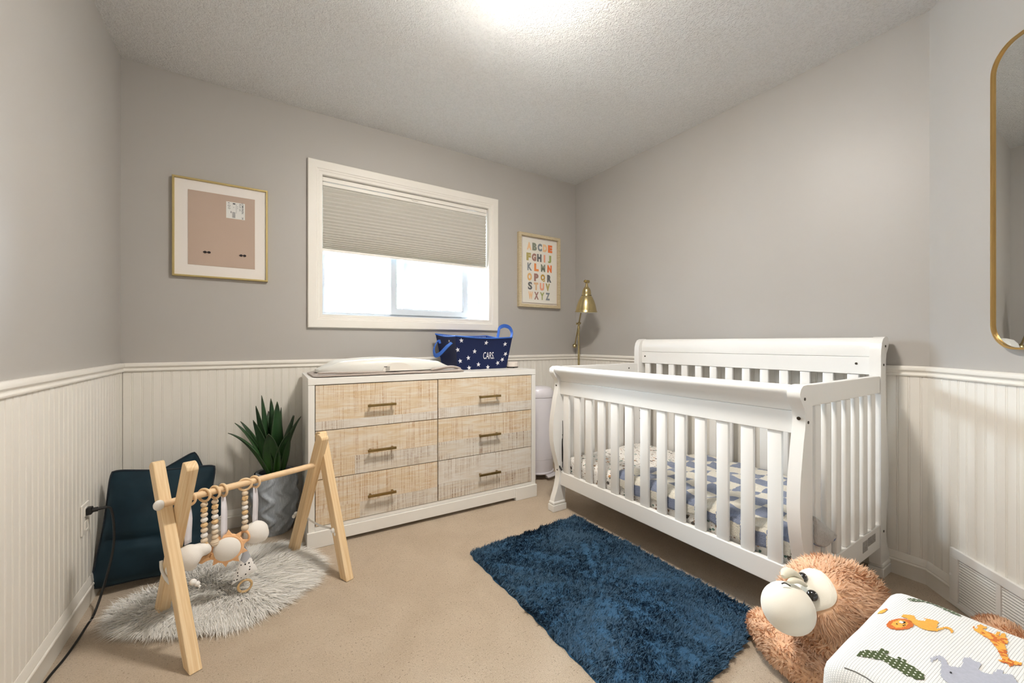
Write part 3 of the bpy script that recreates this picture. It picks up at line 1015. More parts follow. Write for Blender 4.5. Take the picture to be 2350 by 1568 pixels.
mk('body', cat_(*walls, ([tuple(p) for p in bot], [(0, 1, 2, 3)])), M_NAVY, bas, True, angle=50)
mk('lining', cat_(*[grid(17, 11, lambda u, v, i=i: side_pt(i, u, v, -.004)) for i in range(4)]), plain('navy_striped_lining', S(30, 52, 112), .8), bas, True)
for i in range(4):
    rim = [side_pt(i, s, 1.0) for s in np.linspace(0, 1, 14)]
    mk('rim', tube(rim, .0048, 8), M_BLUE, bas, True)
for s in np.linspace(.05, .95, 30):
    a, b = side_pt(2, s, .93, -.006), side_pt(2, s, .985, -.006)
    mk('lining_stripe', tube([a, b], .0013, 5), M_STARW, bas)
def star(c, r, ex, ey, n, par, mat=M_STARW, rot=0.0, k=.42):
    pts = []
    for q in range(10):
        rr = r if q % 2 == 0 else r * k
        a = PI / 2 + rot + q * PI / 5
        pts.append(c + ex * (math.cos(a) * rr) + ey * (math.sin(a) * rr))
    V = [tuple(p + n * .0012) for p in pts] + [tuple(p - n * .0012) for p in pts]
    F = [tuple(range(10)), tuple(range(10, 20))[::-1]] + [(q, 10 + q, 10 + (q + 1) % 10, (q + 1) % 10) for q in range(10)]
    mk('star', (V, F), mat, par)
for (s, h, rot) in ((.09, .88, .1), (.53, .845, -.1), (.885, .79, .2), (.02, .60, .2), (.335, .56, 0), (.215, .355, .1), (.055, .265, .2), (.41, .145, -.1), (.80, .17, .4), (.885, .28, .6), (.93, .46, .8), (.60, .03, 0), (.22, .045, .1)):
    c = side_pt(0, s, max(h, .05), .0006)
    ex = (side_pt(0, s + .01, h) - side_pt(0, s - .01, h)).normalized()
    ey = (side_pt(0, s, min(1, h + .02)) - side_pt(0, s, h - .02)).normalized()
    star(c, .0165, ex, ey, ex.cross(ey), bas, rot=rot)
star(side_pt(3, .62, .87, .001), .012, (side_pt(3, .6, .87) - side_pt(3, .64, .87)).normalized() * -1, Vector((0, 0, 1)), Vector((-1, 0, 0)), bas)
tv = text_vf('CARS.', .070, .0004)
tv = ([(x * .50, y * 1.0, 0) for x, y, _ in tv[0]], tv[1])
tw = []
for x, y, _ in tv[0]:
    s = .610 + (x) / .42; h = .41 + y / .22
    tw.append(tuple(side_pt(0, s, h, .0016)))
mk('lettering', (tw, tv[1]), M_STARW, bas, label='white lettering CARS')
def strap(name, path, w, par):
    """flat strap following a path, 2-D width w along the basket's depth"""
    P = spline(path, 7)
    V = []
    for k, p in enumerate(P):
        p = Vector(p)
        d = (Vector(P[min(k + 1, len(P) - 1)]) - Vector(P[max(k - 1, 0)])).normalized()
        nn = Vector((1, .12, 0)).normalized()
        sd = d.cross(nn).normalized(); nn = sd.cross(d).normalized()
        for sx, sn in ((-1, -1), (1, -1), (1, 1), (-1, 1)):
            V.append(tuple(p + sd * (sx * w / 2) + nn * (sn * .0018)))
    F = []
    for k in range(len(P) - 1):
        for q in range(4): F.append((4 * k + q, 4 * k + (q + 1) % 4, 4 * k + 4 + (q + 1) % 4, 4 * k + 4 + q))
    F += [(0, 1, 2, 3), tuple(4 * (len(P) - 1) + q for q in (3, 2, 1, 0))]
    mk(name, (V, F), M_BLUE, par, True)
strap('handle', [(1.500, 2.545, 1.060), (1.508, 2.545, 1.10), (1.514, 2.54, 1.135), (1.530, 2.50, 1.150), (1.548, 2.455, 1.135), (1.552, 2.43, 1.095), (1.530, 2.42, 1.050)], .026, bas)
strap('handle', [(1.058, 2.555, 1.035), (1.030, 2.555, 1.030), (1.000, 2.53, .985), (.992, 2.49, .945), (1.006, 2.44, .955), (1.035, 2.40, 1.00), (1.066, 2.39, 1.028)], .026, bas)

# small round sound machine ---------------------------------------------
snd = thing('sound_machine', 'small round white sound machine beside the star basket', 'sound machine', (1.535, 2.40, DT))
M_SND = plain('cream_plastic', S(226, 216, 208), .45, vary=.01)
mk('body', lathe([(.030, .008), (.044, .009), (.0455, .013), (.041, .040), (.037, .043), (.005, .0435)], 32, (1.535, 2.40, DT)), M_SND, snd, True)
mk('base_ring', lathe([(.036, .003), (.043, .004), (.043, .0085), (.036, .009)], 32, (1.535, 2.40, DT)), M_BLACK, snd, True)
for a in (0.3, 2.4, 4.5):
    mk('foot', lathe([(.006, 0.0005), (.006, .004)], 10, (1.535 + .03 * math.cos(a), 2.40 + .03 * math.sin(a), DT)), M_BLACK, snd)

# ================================================================== wall pictures
M_GOLD = plain('pale_gold_metal', S(204, 184, 128), .38, .85, vary=.05)
pic = thing('picture_frame', 'slim gold picture frame showing brown backing board left of window', 'picture frame', (-.154, YB - .01, 1.377))
for VF in mitre(-.366, .0585, 1.377, 1.9005, [(0, -.0005), (0, .020), (.0015, .022), (.0085, .022), (.0095, .020), (.0095, -.0005)], YB - .001): mk('frame_side', VF, M_GOLD, pic)
mk('mat_board', box(-.3565, .049, YB - .012, YB - .008, 1.3865, 1.891), plain('white_mat_board', S(236, 230, 224), .7, vary=.01), pic)
M_HARD = plain('brown_hardboard', S(188, 166, 150), .75, vary=.05, vs=2.5, bump=.1, bs=300)
bk = mk('backing_board', box(-.302, -.004, YB - .0135, YB - .0118, 1.443, 1.839), M_HARD, pic)
M_INK = plain('grey_ink', S(86, 88, 92), .8, vary=.05)
stk = mk('price_sticker', box(-.137, -.051, YB - .0145, YB - .0136, 1.715, 1.806), plain('white_sticker', S(228, 228, 224), .6, vary=.01), bk, label='white product sticker')
SYF = YB - .0150
def on_sticker(VF, cx, cz, rot=-90):
    a = R(rot)
    V = [(cx + x * math.cos(a) - y * math.sin(a), SYF, cz + x * math.sin(a) + y * math.cos(a)) for x, y, _ in VF[0]]
    return mk('sticker_print', (V, VF[1]), M_INK, pic)
on_sticker(text_vf('LOMVIKEN', .0125, .0002), -.0625, 1.778)
on_sticker(text_vf('41x51 cm', .0105, .0001), -.0735, 1.782)
on_sticker(text_vf('14', .0125, .0002), -.0625, 1.724)
def ink(x0, x1, z0, z1): mk('sticker_print', ([(x0, SYF, z0), (x1, SYF, z0), (x1, SYF, z1), (x0, SYF, z1)], [(0, 1, 2, 3)]), M_INK, pic)
for k in range(9): ink(-.1095, -.0955, 1.7205 + k * .0036, 1.7222 + k * .0036)
ink(-.0918, -.0908, 1.745, 1.797); ink(-.107, -.0955, 1.794, 1.801); ink(-.104, -.1015, 1.776, 1.779); ink(-.1165, -.1135, 1.744, 1.755)
ink(-.129, -.1215, 1.797, 1.800); ink(-.086, -.084, 1.782, 1.786); ink(-.086, -.084, 1.773, 1.777)
def ringprint(cx, cz, r):
    n = 16
    V = [(cx + r * k * math.cos(2 * PI * i / n), SYF, cz + r * k * math.sin(2 * PI * i / n)) for k in (1, .7) for i in range(n)]
    mk('sticker_print', (V, [(i, (i + 1) % n, n + (i + 1) % n, n + i) for i in range(n)]), M_INK, pic)
ringprint(-.124, 1.7835, .0055); ringprint(-.1235, 1.770, .0048)
M_HOOK = plain('dark_turn_clip', S(48, 42, 44), .5, .5)
for cx_ in (-.2305, -.2135, -.0695, -.0535):
    cz_ = 1.515
    pr = [(-.009, 0), (-.002, .0058), (.0045, .0058), (.0085, .002), (.0085, -.002), (.0045, -.0058), (-.002, -.0058)]
    cl_ = mk('turn_clip', prism(pr, 0, .002, lambda u, v, a, cx_=cx_: (cx_ + u, YB - .0158 + a, cz_ + v)), M_HOOK, bk)

alp = thing('alphabet_print', 'framed alphabet print in pale wood right of the window', 'wall art', (2.0, YB - .01, 1.32))
t = NT('pale_ash_wood'); mp = t.coords((9, 9, 60)); nz = t.noise(mp, 3, 5, .6, .8)
t.base(t.ramp(nz, 0, [(.3, S(190, 172, 138)), (.7, S(216, 202, 170))])); M_ASH = t.set(.6, 0, .3)
for VF in mitre(1.787, 2.215, 1.320, 1.925, [(0, -.0005), (0, .029), (.002, .031), (.022, .031), (.024, .029), (.024, -.0005)], YB - .001): mk('frame_side', VF, M_ASH, alp)
M_PAPER = plain('off_white_paper', S(234, 230, 220), .8, vary=.012)
mk('backing', box(1.811, 2.191, YB - .009, YB - .004, 1.344, 1.901), plain('cream_mount', S(228, 220, 212), .8, vary=.01), alp)
sheet_ = mk('print_sheet', box(1.830, 2.176, YB - .0155, YB - .0135, 1.358, 1.889), M_PAPER, alp)
LC = {'p': S(240, 200, 156), 'g': S(140, 146, 130), 'b': S(138, 144, 148), 'o': S(232, 122, 66), 'd': S(110, 110, 110), 'm': S(166, 128, 118), 'y': S(182, 168, 108),
      'k': S(238, 168, 140), 'l': S(166, 172, 112), 'h': S(196, 158, 82), 'q': S(236, 146, 84), 'e': S(232, 188, 128), 't': S(226, 190, 150)}
ROWS = [('ABCDE', 'pgbpo', 1.8235, 1.895, .0543), ('FGHIJ', 'ymdkl', 1.7355, 1.890, .0542), ('KLMN', 'bqgo', 1.654, 1.900, .0687),
        ('OPQR', 'emhd', 1.5705, 1.899, .068), ('STUV', 'dtky', 1.4965, 1.904, .061), ('WXYZ', 'pmlb', 1.418, 1.910, .059)]
for letters, cc, z, x0, dx in ROWS:
    for i, (ch, k) in enumerate(zip(letters, cc)):
        VF = text_vf(ch, .088, .0066 if ch not in 'SXYZMIK' else .0042)
        V = np.array(VF[0]); lo, hi = V.min(0), V.max(0)
        sx_ = min(1.0, .046 / (hi[0] - lo[0])) if ch not in 'I' else 1.0
        V[:, 0] = (V[:, 0] - (lo[0] + hi[0]) / 2) * sx_; V[:, 1] = (V[:, 1] - (lo[1] + hi[1]) / 2) * (.064 / (hi[1] - lo[1]))
        mk('letter', ([(x0 + i * dx + a, YB - .0162, z + b) for a, b, _ in V], VF[1]), plain('letter_ink_' + k, LC[k], .85, vary=.03), alp, label='printed letter ' + ch)

# ================================================================== floor lamp
M_BRASS = plain('brushed_brass', S(190, 174, 130), .27, 1.0, vary=.06, vs=20)
PX, PY = 2.305, 2.558
lamp = thing('floor_lamp', 'brass floor lamp with swing arm and bell shade behind the crib', 'floor lamp', (PX, PY, 0))
mk('base', lathe([(.115, .001), (.118, .006), (.116, .014), (.05, .020), (.014, .028), (.012, .05)], 40, (PX, PY, 0)), M_BRASS, lamp, True)
mk('pole', rod((PX, PY, .03), (PX, PY, 1.165), .0085), M_BRASS, lamp, True)
mk('pole_collar', lathe([(.0095, 1.135), (.0115, 1.145), (.0115, 1.161), (.0085, 1.170), (.0085, 1.178)], 18, (PX, PY, 0)), M_BRASS, lamp, True)
jt = Vector((2.302, 2.551, 1.190)); ball = Vector((2.362, 2.672, 1.002)); head = Vector((2.192, 2.343, 1.497))
mk('pivot_joint', cat_(ellipsoid(jt, (.014, .014, .014), 18, 12), rod(jt + Vector((-.024, 0, -.004)), jt + Vector((.020, 0, .004)), .0055, 12)), M_BRASS, lamp, True)
mk('wing_nut', xf(box(-.004, .004, -.002, .002, -.010, .010, .0015), Matrix.Translation(jt + Vector((-.027, 0, -.003)))), M_BRASS, lamp)
mk('arm', rod(ball, head, .0058, 14), M_BRASS, lamp, True)
dball = (jt - ball).normalized()
mk('counterweight', xf(lathe([(.004, -.014), (.017, -.012), (.0195, -.004), (.0195, .006), (.012, .011), (.008, .016), (.0065, .022)], 24), Matrix.Translation(ball) @ dball.to_track_quat('Z', 'Y').to_matrix().to_4x4()), M_BRASS, lamp, True)
sc_ = Vector((2.247, 2.370, 1.28))
mk('head_joint', cat_(rod(head + Vector((-.014, 0, .012)), head + Vector((.024, 0, .012)), .0125, 18), rod(head + Vector((-.024, 0, .012)), head + Vector((-.014, 0, .012)), .007, 12)), M_BRASS, lamp, True)
shade_prof = [(.004, .215), (.016, .214), (.020, .206), (.030, .198), (.040, .182), (.0445, .160), (.046, .140), (.050, .134), (.062, .120), (.080, .090), (.094, .056), (.103, .022), (.108, .006), (.114, .000), (.113, -.003)]
shade_prof = [(r * .77, z * .93) for r, z in shade_prof]
inner = [(max(.002, r - .003), z - .003) for r, z in shade_prof][::-1]
tilt = Matrix.Translation((2.197, 2.352, 1.272)) @ Matrix.Rotation(R(7), 4, Vector((.84, -.54, 0)))
shd = mk('lamp_shade', xf(lathe(shade_prof, 44, cap=False), tilt), M_BRASS, lamp, True, angle=60)
mk('shade_inside', xf(lathe(inner, 44, cap=False), tilt), plain('white_enamel', S(232, 232, 230), .4), shd, True, angle=60)
mk('shade_neck', xf(lathe([(.009, .194), (.011, .202), (.010, .212), (.008, .222)], 18), tilt), M_BRASS, lamp, True)
for k in range(14):
    a = 2 * PI * k / 14
    p = tilt @ Vector((.0374 * math.cos(a), .0374 * math.sin(a), .128))
    mk('vent_hole', ellipsoid(p, (.0028, .0028, .0022), 8, 6), M_DARK, shd)
mk('bulb', xf(ellipsoid((0, 0, .075), (.024, .024, .035), 18, 12), tilt), plain('bulb_glass', S(235, 235, 230), .2), lamp, True)
mk('shade_sticker', xf(([(-.042, -.055, .028), (.016, -.055, .028), (.016, -.062, .012), (-.042, -.062, .012)], [(0, 1, 2, 3)]), tilt @ Matrix.Rotation(R(150), 4, 'Z')), M_TINY, shd)

# ================================================================== diaper pail
BX, BY = 1.835, 2.50
pail = thing('diaper_pail', 'white round diaper pail standing between dresser and crib', 'pail', (BX, BY, 0))
M_PAIL = plain('lilac_white_plastic', S(232, 228, 234), .32, vary=.01)
mk('body', lathe([(.100, .052), (.112, .056), (.116, .075), (.1175, .150), (.1190, .152), (.1190, .600), (.117, .612)], 44, (BX, BY, 0)), M_PAIL, pail, True)
mk('lid', lathe([(.118, .613), (.1205, .616), (.121, .630), (.118, .655), (.106, .676), (.080, .688), (.03, .692), (.003, .6925)], 44, (BX, BY, 0)), M_PAIL, pail, True)
mk('base_skirt', lathe([(.106, .044), (.121, .046), (.122, .054), (.110, .058)], 44, (BX, BY, 0)), M_PAIL, pail, True)
for a in (-150, -65, 20, 110):
    c_ = Vector((BX + .092 * math.cos(R(a)), BY + .092 * math.sin(R(a)), 0))
    mk('foot', xf(box(-.017, .017, -.020, .020, .0005, .048, .004), Matrix.Translation(c_) @ Matrix.Rotation(R(a), 4, 'Z')), M_PAIL, pail)
pdv = grid(9, 13, lambda u, v: (BX + (.10 + .050 * u) * math.cos(R(-95 + 50 * v)), BY + (.10 + .050 * u) * math.sin(R(-95 + 50 * v)), .045 - .012 * u * u))
o = mk('pedal', pdv, M_PAIL, pail, True); sd = o.modifiers.new('t', 'SOLIDIFY'); sd.thickness = .010

# ================================================================== potted agave
PCX, PCY = .088, 2.545
plant = thing('potted_agave', 'spiky green agave in a grey wavy-ridged pot beside the dresser', 'potted plant', (PCX, PCY, 0))
def m_pot():
    t = NT('grey_carved_ceramic')
    mp = t.coords((1, 1, 1), rand=False)
    m2 = t.n('ShaderNodeMapping'); m2.inputs['Scale'].default_value = (150, 150, 9); t.l(mp, 0, m2, 'Vector')
    nz = t.noise(m2, 1.4, 4, .6, 1.2)
    t.base(t.ramp(nz, 0, [(.32, S(150, 157, 166)), (.55, S(168, 176, 185)), (.75, S(200, 206, 213))]))
    t.bump(nz, 0, .2, .002)
    return t.set(.45, 0, .4)
def pot_f(u, v):
    z = v * .325
    r0 = .062 + .044 * math.sin(min(1.0, (v * .92 + .10)) * PI * .78) ** .9 + .004 * v
    th = 2 * PI * u
    ph = 8 * th + 1.7 * math.sin(z * 58)
    w = (ph / (2 * PI)) % 1.0
    ridge = max(0.0, 1 - abs(w - .5) / .24) ** .55 * min(1, 8 * v + .2) * min(1, 8 * (1 - v))
    step = .0055 if w > .5 else 0.0
    return (PCX + (r0 + .012 * ridge) * math.cos(th), PCY + (r0 + .012 * ridge) * math.sin(th), z + .001)
pv_ = grid(200, 60, pot_f, cu=True)
pv_[1].append(tuple(i * 60 for i in range(200)))
mk('pot', pv_, m_pot(), plant, True, angle=60)
mk('pot_rim', lathe([(.084, .315), (.089, .326), (.084, .330), (.076, .326), (.074, .30)], 48, (PCX, PCY, 0), cap=False), MATS.get('x') or plain('grey_pot_rim', S(140, 148, 158), .5), plant, True)
mk('soil', lathe([(.074, .300), (.04, .306), (.002, .308)], 30, (PCX, PCY, 0)), plain('dark_soil', S(52, 44, 36), .95, vary=.3, vs=200, bump=.6, bs=150), plant, True)
def m_agave():
    t = NT('dark_agave_leaf')
    tc = t.n('ShaderNodeTexCoord'); sp = t.n('ShaderNodeSeparateXYZ'); t.l(tc, 'UV', sp, 0)
    mp = t.coords(); nz = t.noise(mp, 26, 3)
    c = t.ramp(sp, 1, [(0, S(72, 120, 44)), (.35, S(56, 94, 50)), (.85, S(48, 76, 54)), (.97, S(46, 50, 38)), (1, S(70, 52, 34))])
    ed = t.ramp(sp, 0, [(0, (1, 1, 1)), (.10, (0, 0, 0)), (.90, (0, 0, 0)), (1, (1, 1, 1))])
    c2 = t.mix(ed, c, S(66, 84, 62))
    c3 = t.mix(t.ramp(nz, 0, [(.4, (0, 0, 0)), (.7, (.35, .35, .35))]), c2, S(58, 98, 46), 0, 2)
    t.base(c3, 2)
    t.bump(nz, 0, .12, .003)
    return t.set(.45, 0, .4)
M_LEAF = m_agave()
def leaf(tip, w, az, bow, base_r=.030, z0=.305):
    tip = Vector(tip)
    b = Vector((PCX + base_r * math.cos(az), PCY + base_r * math.sin(az), z0))
    mid = b.lerp(tip, .5) + Vector((-.30 * bow * math.cos(az), -.30 * bow * math.sin(az), .022 + .75 * bow))
    n = 16
    side = Vector((-math.sin(az), math.cos(az), 0))
    V, uv = [], []
    for k in range(n + 1):
        t_ = k / n
        p = b * (1 - t_) ** 2 + mid * (2 * t_ * (1 - t_)) + tip * t_ ** 2
        d = ((mid - b) * (1 - t_) + (tip - mid) * t_).normalized()
        nn = side.cross(d).normalized()
        ww = w * 1.35 * (.62 + .38 * math.sin(min(1, t_ * 2.2) * PI / 2)) * (1 - t_ ** 2.1) ** .85 + .0006
        for q in (-1, -.5, 0, .5, 1):
            V.append(tuple(p + side * (ww * q) - nn * (ww * .42 * (1 - q * q))))
            uv.append(((q + 1) / 2, t_))
    F = [(k * 5 + q, k * 5 + q + 1, k * 5 + 6 + q, k * 5 + 5 + q) for k in range(n) for q in range(4)]
    o = mk('leaf', (V, F), M_LEAF, plant, True, angle=180)
    u = o.data.uv_layers.new(name='UVMap')
    lv = np.zeros(len(o.data.loops), dtype=np.int32); o.data.loops.foreach_get('vertex_index', lv)
    u.data.foreach_set('uv', np.array(uv, dtype=np.float32)[lv].ravel())
    s_ = o.modifiers.new('t', 'SOLIDIFY'); s_.thickness = .0030; s_.offset = 0
# (tip, half width, direction, bow)
for a in [((.026, 2.56, .742), .021, 2.4, .012), ((.070, 2.56, .722), .019, 1.4, .008), ((.098, 2.50, .710), .028, -1.2, .010), ((.118, 2.54, .672), .022, .3, .012),
          ((.000, 2.50, .695), .026, -2.5, .010), ((-.012, 2.46, .628), .024, -2.2, .022), ((-.092, 2.52, .612), .025, 3.0, .050), ((-.118, 2.47, .572), .026, -2.75, .060),
          ((-.070, 2.60, .605), .022, 2.6, .045), ((.178, 2.55, .622), .022, .2, .018), ((.205, 2.42, .632), .028, -.35, .050), ((.200, 2.50, .604), .022, .05, .055),
          ((.188, 2.62, .608), .020, .8, .030), ((.055, 2.40, .560), .036, -1.9, .026), ((.150, 2.40, .560), .036, -.95, .026), ((.06, 2.66, .640), .024, 1.8, .02), ((.088, 2.545, .66), .020, -.8, .004)]:
    leaf(*a)

# ================================================================== velvet cushions
def m_velvet():
    t = NT('navy_teal_velvet')
    mp = t.coords((1, 1, 1), rand=False)
    nz = t.noise(mp, 6, 3); fine = t.noise(mp, 500, 2)
    t.base(t.ramp(nz, 0, [(.3, S(14, 32, 42)), (.7, S(24, 50, 62))]))
    t.bump(fine, 0, .15, .001)
    t.b.inputs['Sheen Tint'].default_value = S(120, 170, 200)
    return t.set(.72, 0, .25, .55)
M_VELVET = m_velvet()
M_PIPING = plain('navy_piping', S(16, 30, 42), .7, vary=.1)
def cushion(label, M, w, h, T, seed, crease):
    root = thing('cushion', label, 'cushion', tuple(M.translation), 0, 'navy velvet cushions in the corner')
    def shape(u, v, sgn):
        x, y = 2 * u - 1, 2 * v - 1
        cr = 1 - .06 * (abs(x) * abs(y)) ** 6; inx = cr * (1 - .075 * (1 - y * y) * abs(x)); iny = cr * (1 - .075 * (1 - x * x) * abs(y))
        t_ = max(0, (1 - abs(x) ** 2.4)) ** .62 * max(0, (1 - abs(y) ** 2.4)) ** .62
        wr = .015 * vnoise(x * 2.3 + seed, y * 3.4, seed) + .010 * vnoise(x * 6 + seed, y * 2, 3.3) * (1 - t_)
        z = sgn * (T * t_ + wr * min(1, t_ * 3))
        if sgn > 0: z -= crease * math.exp(-((y + .22 + .05 * x) / .055) ** 2) * t_
        return M @ Vector((x * w * inx, y * h * iny, z))
    a = grid(30, 30, lambda u, v: shape(u, v, 1)); b = grid(30, 30, lambda u, v: shape(u, v, -1))
    mk('cover', cat_(a, (b[0], [f[::-1] for f in b[1]])), M_VELVET, root, True, angle=100)
    ring = [shape(t_, 0, 1) for t_ in np.linspace(0, 1, 24)[:-1]] + [shape(1, t_, 1) for t_ in np.linspace(0, 1, 24)[:-1]] + \
           [shape(1 - t_, 1, 1) for t_ in np.linspace(0, 1, 24)[:-1]] + [shape(0, 1 - t_, 1) for t_ in np.linspace(0, 1, 24)[:-1]]
    mk('piping', tube(ring, .0042, 8, True), M_PIPING, root, True)
def orient(c, xdir, ydir):
    x = Vector(xdir).normalized(); y = Vector(ydir); y = (y - x * y.dot(x)).normalized(); z = x.cross(y)
    M = Matrix.Identity(4)
    for i in range(3): M[i][0], M[i][1], M[i][2], M[i][3] = x[i], y[i], z[i], c[i]
    return M
cushion('navy velvet cushion with piping leaning upright against the left wall', orient((-.360, 2.312, .243), (1, .02, -.10), (.02, .20, 1)), .186, .236, .075, 1.7, .030)
cushion('navy velvet cushion tilted on its corner against the back wall', orient((-.338, 2.560, .236), (.80, .42, .34), (-.30, .02, 1)), .178, .190, .070, 5.2, .0)

# ================================================================== outlet and cord
out = thing('wall_outlet', 'white double wall outlet low on the left wall', 'outlet', (XL + .009, 2.18, .295))
mk('cover_plate', box(XL + .0088, XL + .0145, 2.141, 2.219, .296, .411, .002), M_TRIM, out)
for z in (.328, .380): mk('socket', box(XL + .0142, XL + .0162, 2.164, 2.196, z - .017, z + .017, .003), M_TRIM, out)
cord = thing('power_cord', 'black power cord plugged into the outlet and trailing along the carpet', 'cord', (XL + .05, 2.1, 0))
plug = Vector((XL + .0166, 2.18, .380))
mk('plug', cat_(box(plug.x, plug.x + .016, 2.166, 2.194, .366, .394, .004), rod(plug + Vector((.012, 0, 0)), plug + Vector((.030, .005, 0)), .009, 12), rod(plug + Vector((.030, .005, 0)), plug + Vector((.052, .012, 0)), .006, 12)), M_BLACK, cord, True)
cp = [(XL + .066, 2.194, .380), (XL + .080, 2.20, .366), (XL + .088, 2.20, .30), (XL + .088, 2.195, .22), (XL + .076, 2.18, .13), (XL + .060, 2.16, .05), (XL + .052, 2.11, .006),
      (XL + .050, 2.05, .005), (XL + .048, 1.96, .005), (XL + .042, 1.87, .005), (XL + .030, 1.78, .005), (XL + .026, 1.62, .005), (XL + .035, 1.40, .005), (XL + .05, 1.1, .005)]
mk('cable', tube(spline(cp, 8), .0040, 10), M_BLACK, cord, True)

# ================================================================== sheepskin
def in_poly(P, poly):
    x, y = P[:, 0], P[:, 1]
    c = np.zeros(len(P), bool)
    n = len(poly)
    for i in range(n):
        x0, y0 = poly[i]; x1, y1 = poly[i - 1]
        k = ((y0 > y) != (y1 > y)) & (x < (x1 - x0) * (y - y0) / (y1 - y0 + 1e-12) + x0)
        c ^= k
    return c
def vec_noise(P, s, off=0.0):
    """cheap smooth 2-D noise by sums of sines"""
    x, y = P[:, 0] * s + off, P[:, 1] * s + off * 1.3
    return (np.sin(x * 1.7 + 1.3 * np.sin(y * 1.1)) + np.sin(y * 2.1 + 1.7 * np.sin(x * .9 + 1)) + .6 * np.sin(x * 4.1 + y * 3.3)) / 2.6
fur_pts = [(-.445, 2.085), (-.41, 1.965), (-.325, 1.885), (-.20, 1.815), (-.075, 1.785), (.05, 1.815), (.145, 1.885), (.215, 1.985), (.225, 2.08), (.17, 2.20), (.105, 2.305), (.02, 2.345), (-.12, 2.30), (-.24, 2.24), (-.33, 2.17), (-.40, 2.13)]
ol = np.array(spline([(*p, 0) for p in fur_pts], 8, True))[:, :2]
sheep = thing('sheepskin_throw', 'fluffy white sheepskin lying under the wooden play gym', 'sheepskin', (-.10, 2.06, 0))
fc = ol.mean(0)
nr = 24
def hide_h(P):
    r_ = np.linalg.norm((P - fc) / np.array([.34, .28]), axis=1)
    return .004 + .020 * np.clip(1 - r_ ** 5, 0, 1) * (1 + .35 * vec_noise(P, 16)) + .003 * vec_noise(P, 48)
Pall = np.array([fc] + [fc + (p - fc) * k / nr for k in range(1, nr + 1) for p in ol])
hz = np.maximum(.003, hide_h(Pall)); hz[-len(ol):] = .002
Vf = [(p[0], p[1], z) for p, z in zip(Pall, hz)]
no = len(ol)
Ff = [(0, 1 + i, 1 + (i + 1) % no) for i in range(no)] + [(1 + k * no + i, 1 + (k + 1) * no + i, 1 + (k + 1) * no + (i + 1) % no, 1 + k * no + (i + 1) % no) for k in range(nr - 1) for i in range(no)]
mk('hide', (Vf, Ff), plain('ivory_hide', S(248, 243, 234), .9, vary=.02), sheep, True)
Pq = np.column_stack([RNG.uniform(-.46, .24, 62000), RNG.uniform(1.77, 2.36, 62000)])
Pq = Pq[in_poly(Pq, ol)][:38000]
rel = (Pq - fc)
rr = np.linalg.norm(rel / np.array([.34, .28]), axis=1)
flow = np.column_stack([vec_noise(Pq, 9) , vec_noise(Pq, 9, 4.2)])
dirx = rel / (np.linalg.norm(rel, axis=1, keepdims=True) + 1e-6) * np.clip(rr, 0, 1.1)[:, None] * .85 + np.array([.25, -.35]) + flow * .42 + RNG.normal(0, .18, (len(Pq), 2))
D = np.column_stack([dirx, np.full(len(Pq), .42) + RNG.normal(0, .08, len(Pq))])
D /= np.linalg.norm(D, axis=1, keepdims=True)
P3 = np.column_stack([Pq, np.maximum(.002, hide_h(Pq) - .002)])
Lf = RNG.uniform(.034, .058, len(Pq)) * (1 + .25 * np.clip(rr - .6, 0, .6))
bd = np.column_stack([dirx * .5, np.full(len(Pq), -.30)]) + RNG.normal(0, .10, (len(Pq), 3))
bd[:, 2] = np.maximum(bd[:, 2], -.9 * D[:, 2])
M_SHEEP = fur_mat('ivory_wool', S(250, 247, 240), S(253, 251, 247), S(255, 254, 252), .85, .2, .12)
strands('wool', P3, D, Lf, .0030, M_SHEEP, sheep, bd, 4, None, None, .85)

# ================================================================== wooden play gym
def m_pine(name, a, b, c):
    t = NT(name)
    mp = t.coords((1, 1, 1))
    m2 = t.n('ShaderNodeMapping'); m2.inputs['Scale'].default_value = (1, 1, 1); t.l(mp, 0, m2, 'Vector')
    tc = t.n('ShaderNodeTexCoord')
    m3 = t.n('ShaderNodeMapping'); m3.inputs['Scale'].default_value = (110, 4, 1); t.l(tc, 'UV', m3, 'Vector')
    nz = t.noise(m3, 1.0, 4, .55, .6)
    t.base(t.ramp(nz, 0, [(.30, a), (.52, b), (.72, c)]))
    t.bump(nz, 0, .05, .001)
    return t.set(.5, 0, .35)
M_PINE = m_pine('clear_pine', S(220, 184, 136), S(233, 203, 159), S(242, 219, 183))
M_BEECH = plain('beech_wood', S(232, 200, 158), .5, vary=.07, vs=40)
M_ROPE = plain('white_cotton_rope', S(236, 234, 230), .9, vary=.04, bump=.5, bs=250, bd=.002)
gym = thing('play_gym', 'wooden baby play gym with two A-frame legs over the sheepskin', 'play gym', (0, 1.92, 0))
gd = Vector((.921, .391, 0)).normalized()
BARZ = .471
